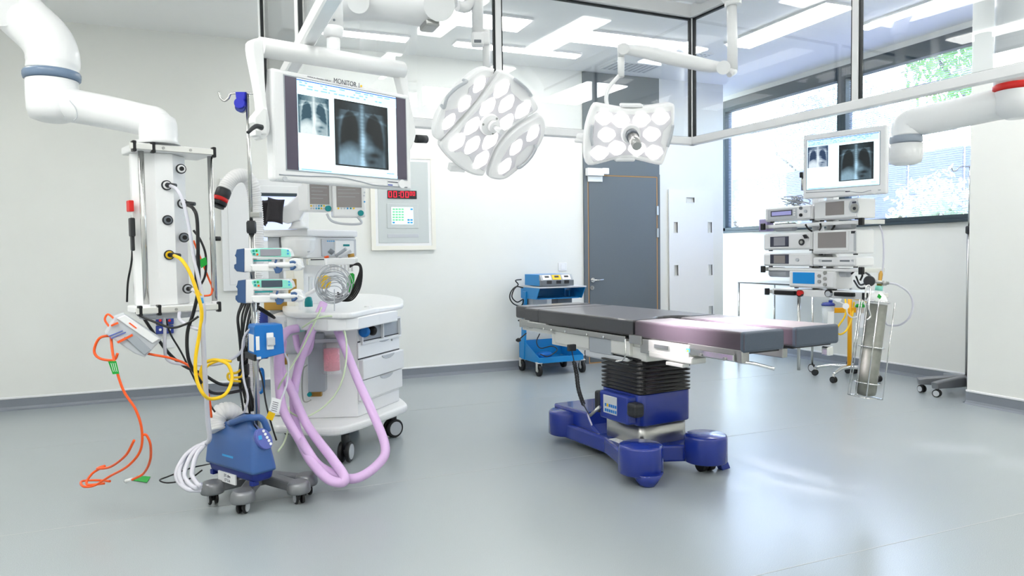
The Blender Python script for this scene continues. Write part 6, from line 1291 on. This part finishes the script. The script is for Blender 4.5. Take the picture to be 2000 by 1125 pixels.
def can(px, lid, l, py0, py1, rr):
    p = YF.pt(px, py0, y=-.03); z1_ = p.z; zb_ = YF.pt(px, py1, y=-.03).z; d = thing('suction_canister', l, 'suction canister', YF.W(p.x, -.03, zb_), 0, 'suction canisters on the yellow stand')
    bm = B(); lathe(bm, YF.W(p.x, -.03, zb_), [(rr*.85, 0), (rr, z1_-zb_)], 24); obj('jar', bm, 'clear', d)
    bm = B(); lathe(bm, YF.W(p.x, -.03, z1_), [(rr*1.08, 0), (rr*1.12, .012), (rr*.9, .03), (rr*.3, .036)], 24); obj('lid', bm, lid, d)
    obj('scale_label', YF.box(B(), (p.x-rr*.5, p.x+rr*.5), (-.03-rr-.002, -.03-rr+.004), (zb_+(z1_-zb_)*.3, zb_+(z1_-zb_)*.8)), 'labelw', d)
    obj('lid_tab', YF.box(B(), (p.x+rr*.1, p.x+rr*.7), (-.04, -.02), (z1_+.03, z1_+.055), .004), lid, d)
can(1617.5, 'navy', 'clear suction canister with a dark blue lid on the left of the yellow stand', 597, 650, .06); can(1680, 'green', 'clear suction canister with a green lid on the right of the yellow stand', 600, 656, .04)
ds = dep(YF.W(0, -.03, .8))
g = 'tubes of the suction stand'
cable('suction_tube', [(1668, 584, ds+0.00), (1688, 586, ds-0.10), (1695, 594, ds-0.20)], .01, 'yellow', 'short yellow suction tube at the top right of the yellow stand', g, 'tube')
cable('suction_tube', [(1651, 584, ds+0.00), (1652, 600, ds-0.05), (1650, 618, ds-0.10), (1638, 636, ds-0.10), (1634, 648, ds-0.10), (1642, 653, ds-0.10), (1654, 644, ds-0.05), (1664, 620, ds+0.00), (1668, 590, ds+0.05)], .009, 'yellow', 'long yellow suction tube looping left of the yellow pole', g, 'tube')
cable('suction_tube', [(1620, 583, ds-0.10), (1636, 588, ds-0.10), (1652, 598, ds-0.15), (1655, 612, ds-0.15), (1664, 620, ds-0.10), (1676, 618, ds-0.10)], .007, 'offwhite', 'white suction tube with filters running between the two canisters', g, 'tube')
r = thing('tube_filter', 'white disc filters on the tubing above the yellow bracket', 'filter', at(1645, 595, ds-0.20))
for px, py in ((1637, 584), (1652, 598)): obj('filter_disc', rod(B(), at(px, py, ds-.16), at(px, py, ds-.12), .03, 18), 'white', r)
# right drip stand
X_, Y_ = 6.2, 4.33; r = thing('drip_stand', 'steel drip stand with a grey low base standing by the window beside the projecting wall', 'drip stand', (X_, Y_, 0))
F = Fr((X_, Y_, 0), -22.9); zt_ = F.pt(1893, 325, y=0).z; zc = F.pt(1892, 450, y=0).z
obj('lower_pole', rod(B(), (X_, Y_, .1), (X_, Y_, zc), .0155, 16), 'satin', r); obj('upper_pole', rod(B(), (X_, Y_, zc), (X_, Y_, zt_), .009, 12), 'steel', r)
bm = B(); lathe(bm, (X_, Y_, zc-.03), [(.02, 0), (.028, .01), (.028, .06), (.02, .07)], 18); obj('height_clamp', bm, 'dark', r)
bm = B(); tube(bm, [F.wp(*p, y=0) for p in ((1859, 327), (1861, 333), (1866, 334), (1871, 330), (1876, 326), (1893, 325), (1912, 325), (1918, 332), (1925, 328))], .006); obj('hook_bar', bm, 'steel', r)
for ex, ey in ((5.86, 4.36), (5.93, 4.56), (6.36, 4.62), (6.45, 4.2), (6.12, 4.2)):
    d = Vector((ex-X_, ey-Y_, 0)); L2_ = d.length; FF = Fr((X_, Y_, 0), math.degrees(math.atan2(d.y, d.x))); bm = B()
    FF.prism(bm, [(.02, .07), (L2_+.03, .075), (L2_+.04, .13), (L2_-.05, .145), (.02, .17)], -.032, .032, .012); obj('base_arm', bm, 'basegrey', r); caster(r, ex, ey, .034, random.Random(ey).uniform(-30, 30), w=.014, gap=.009, top=.08)
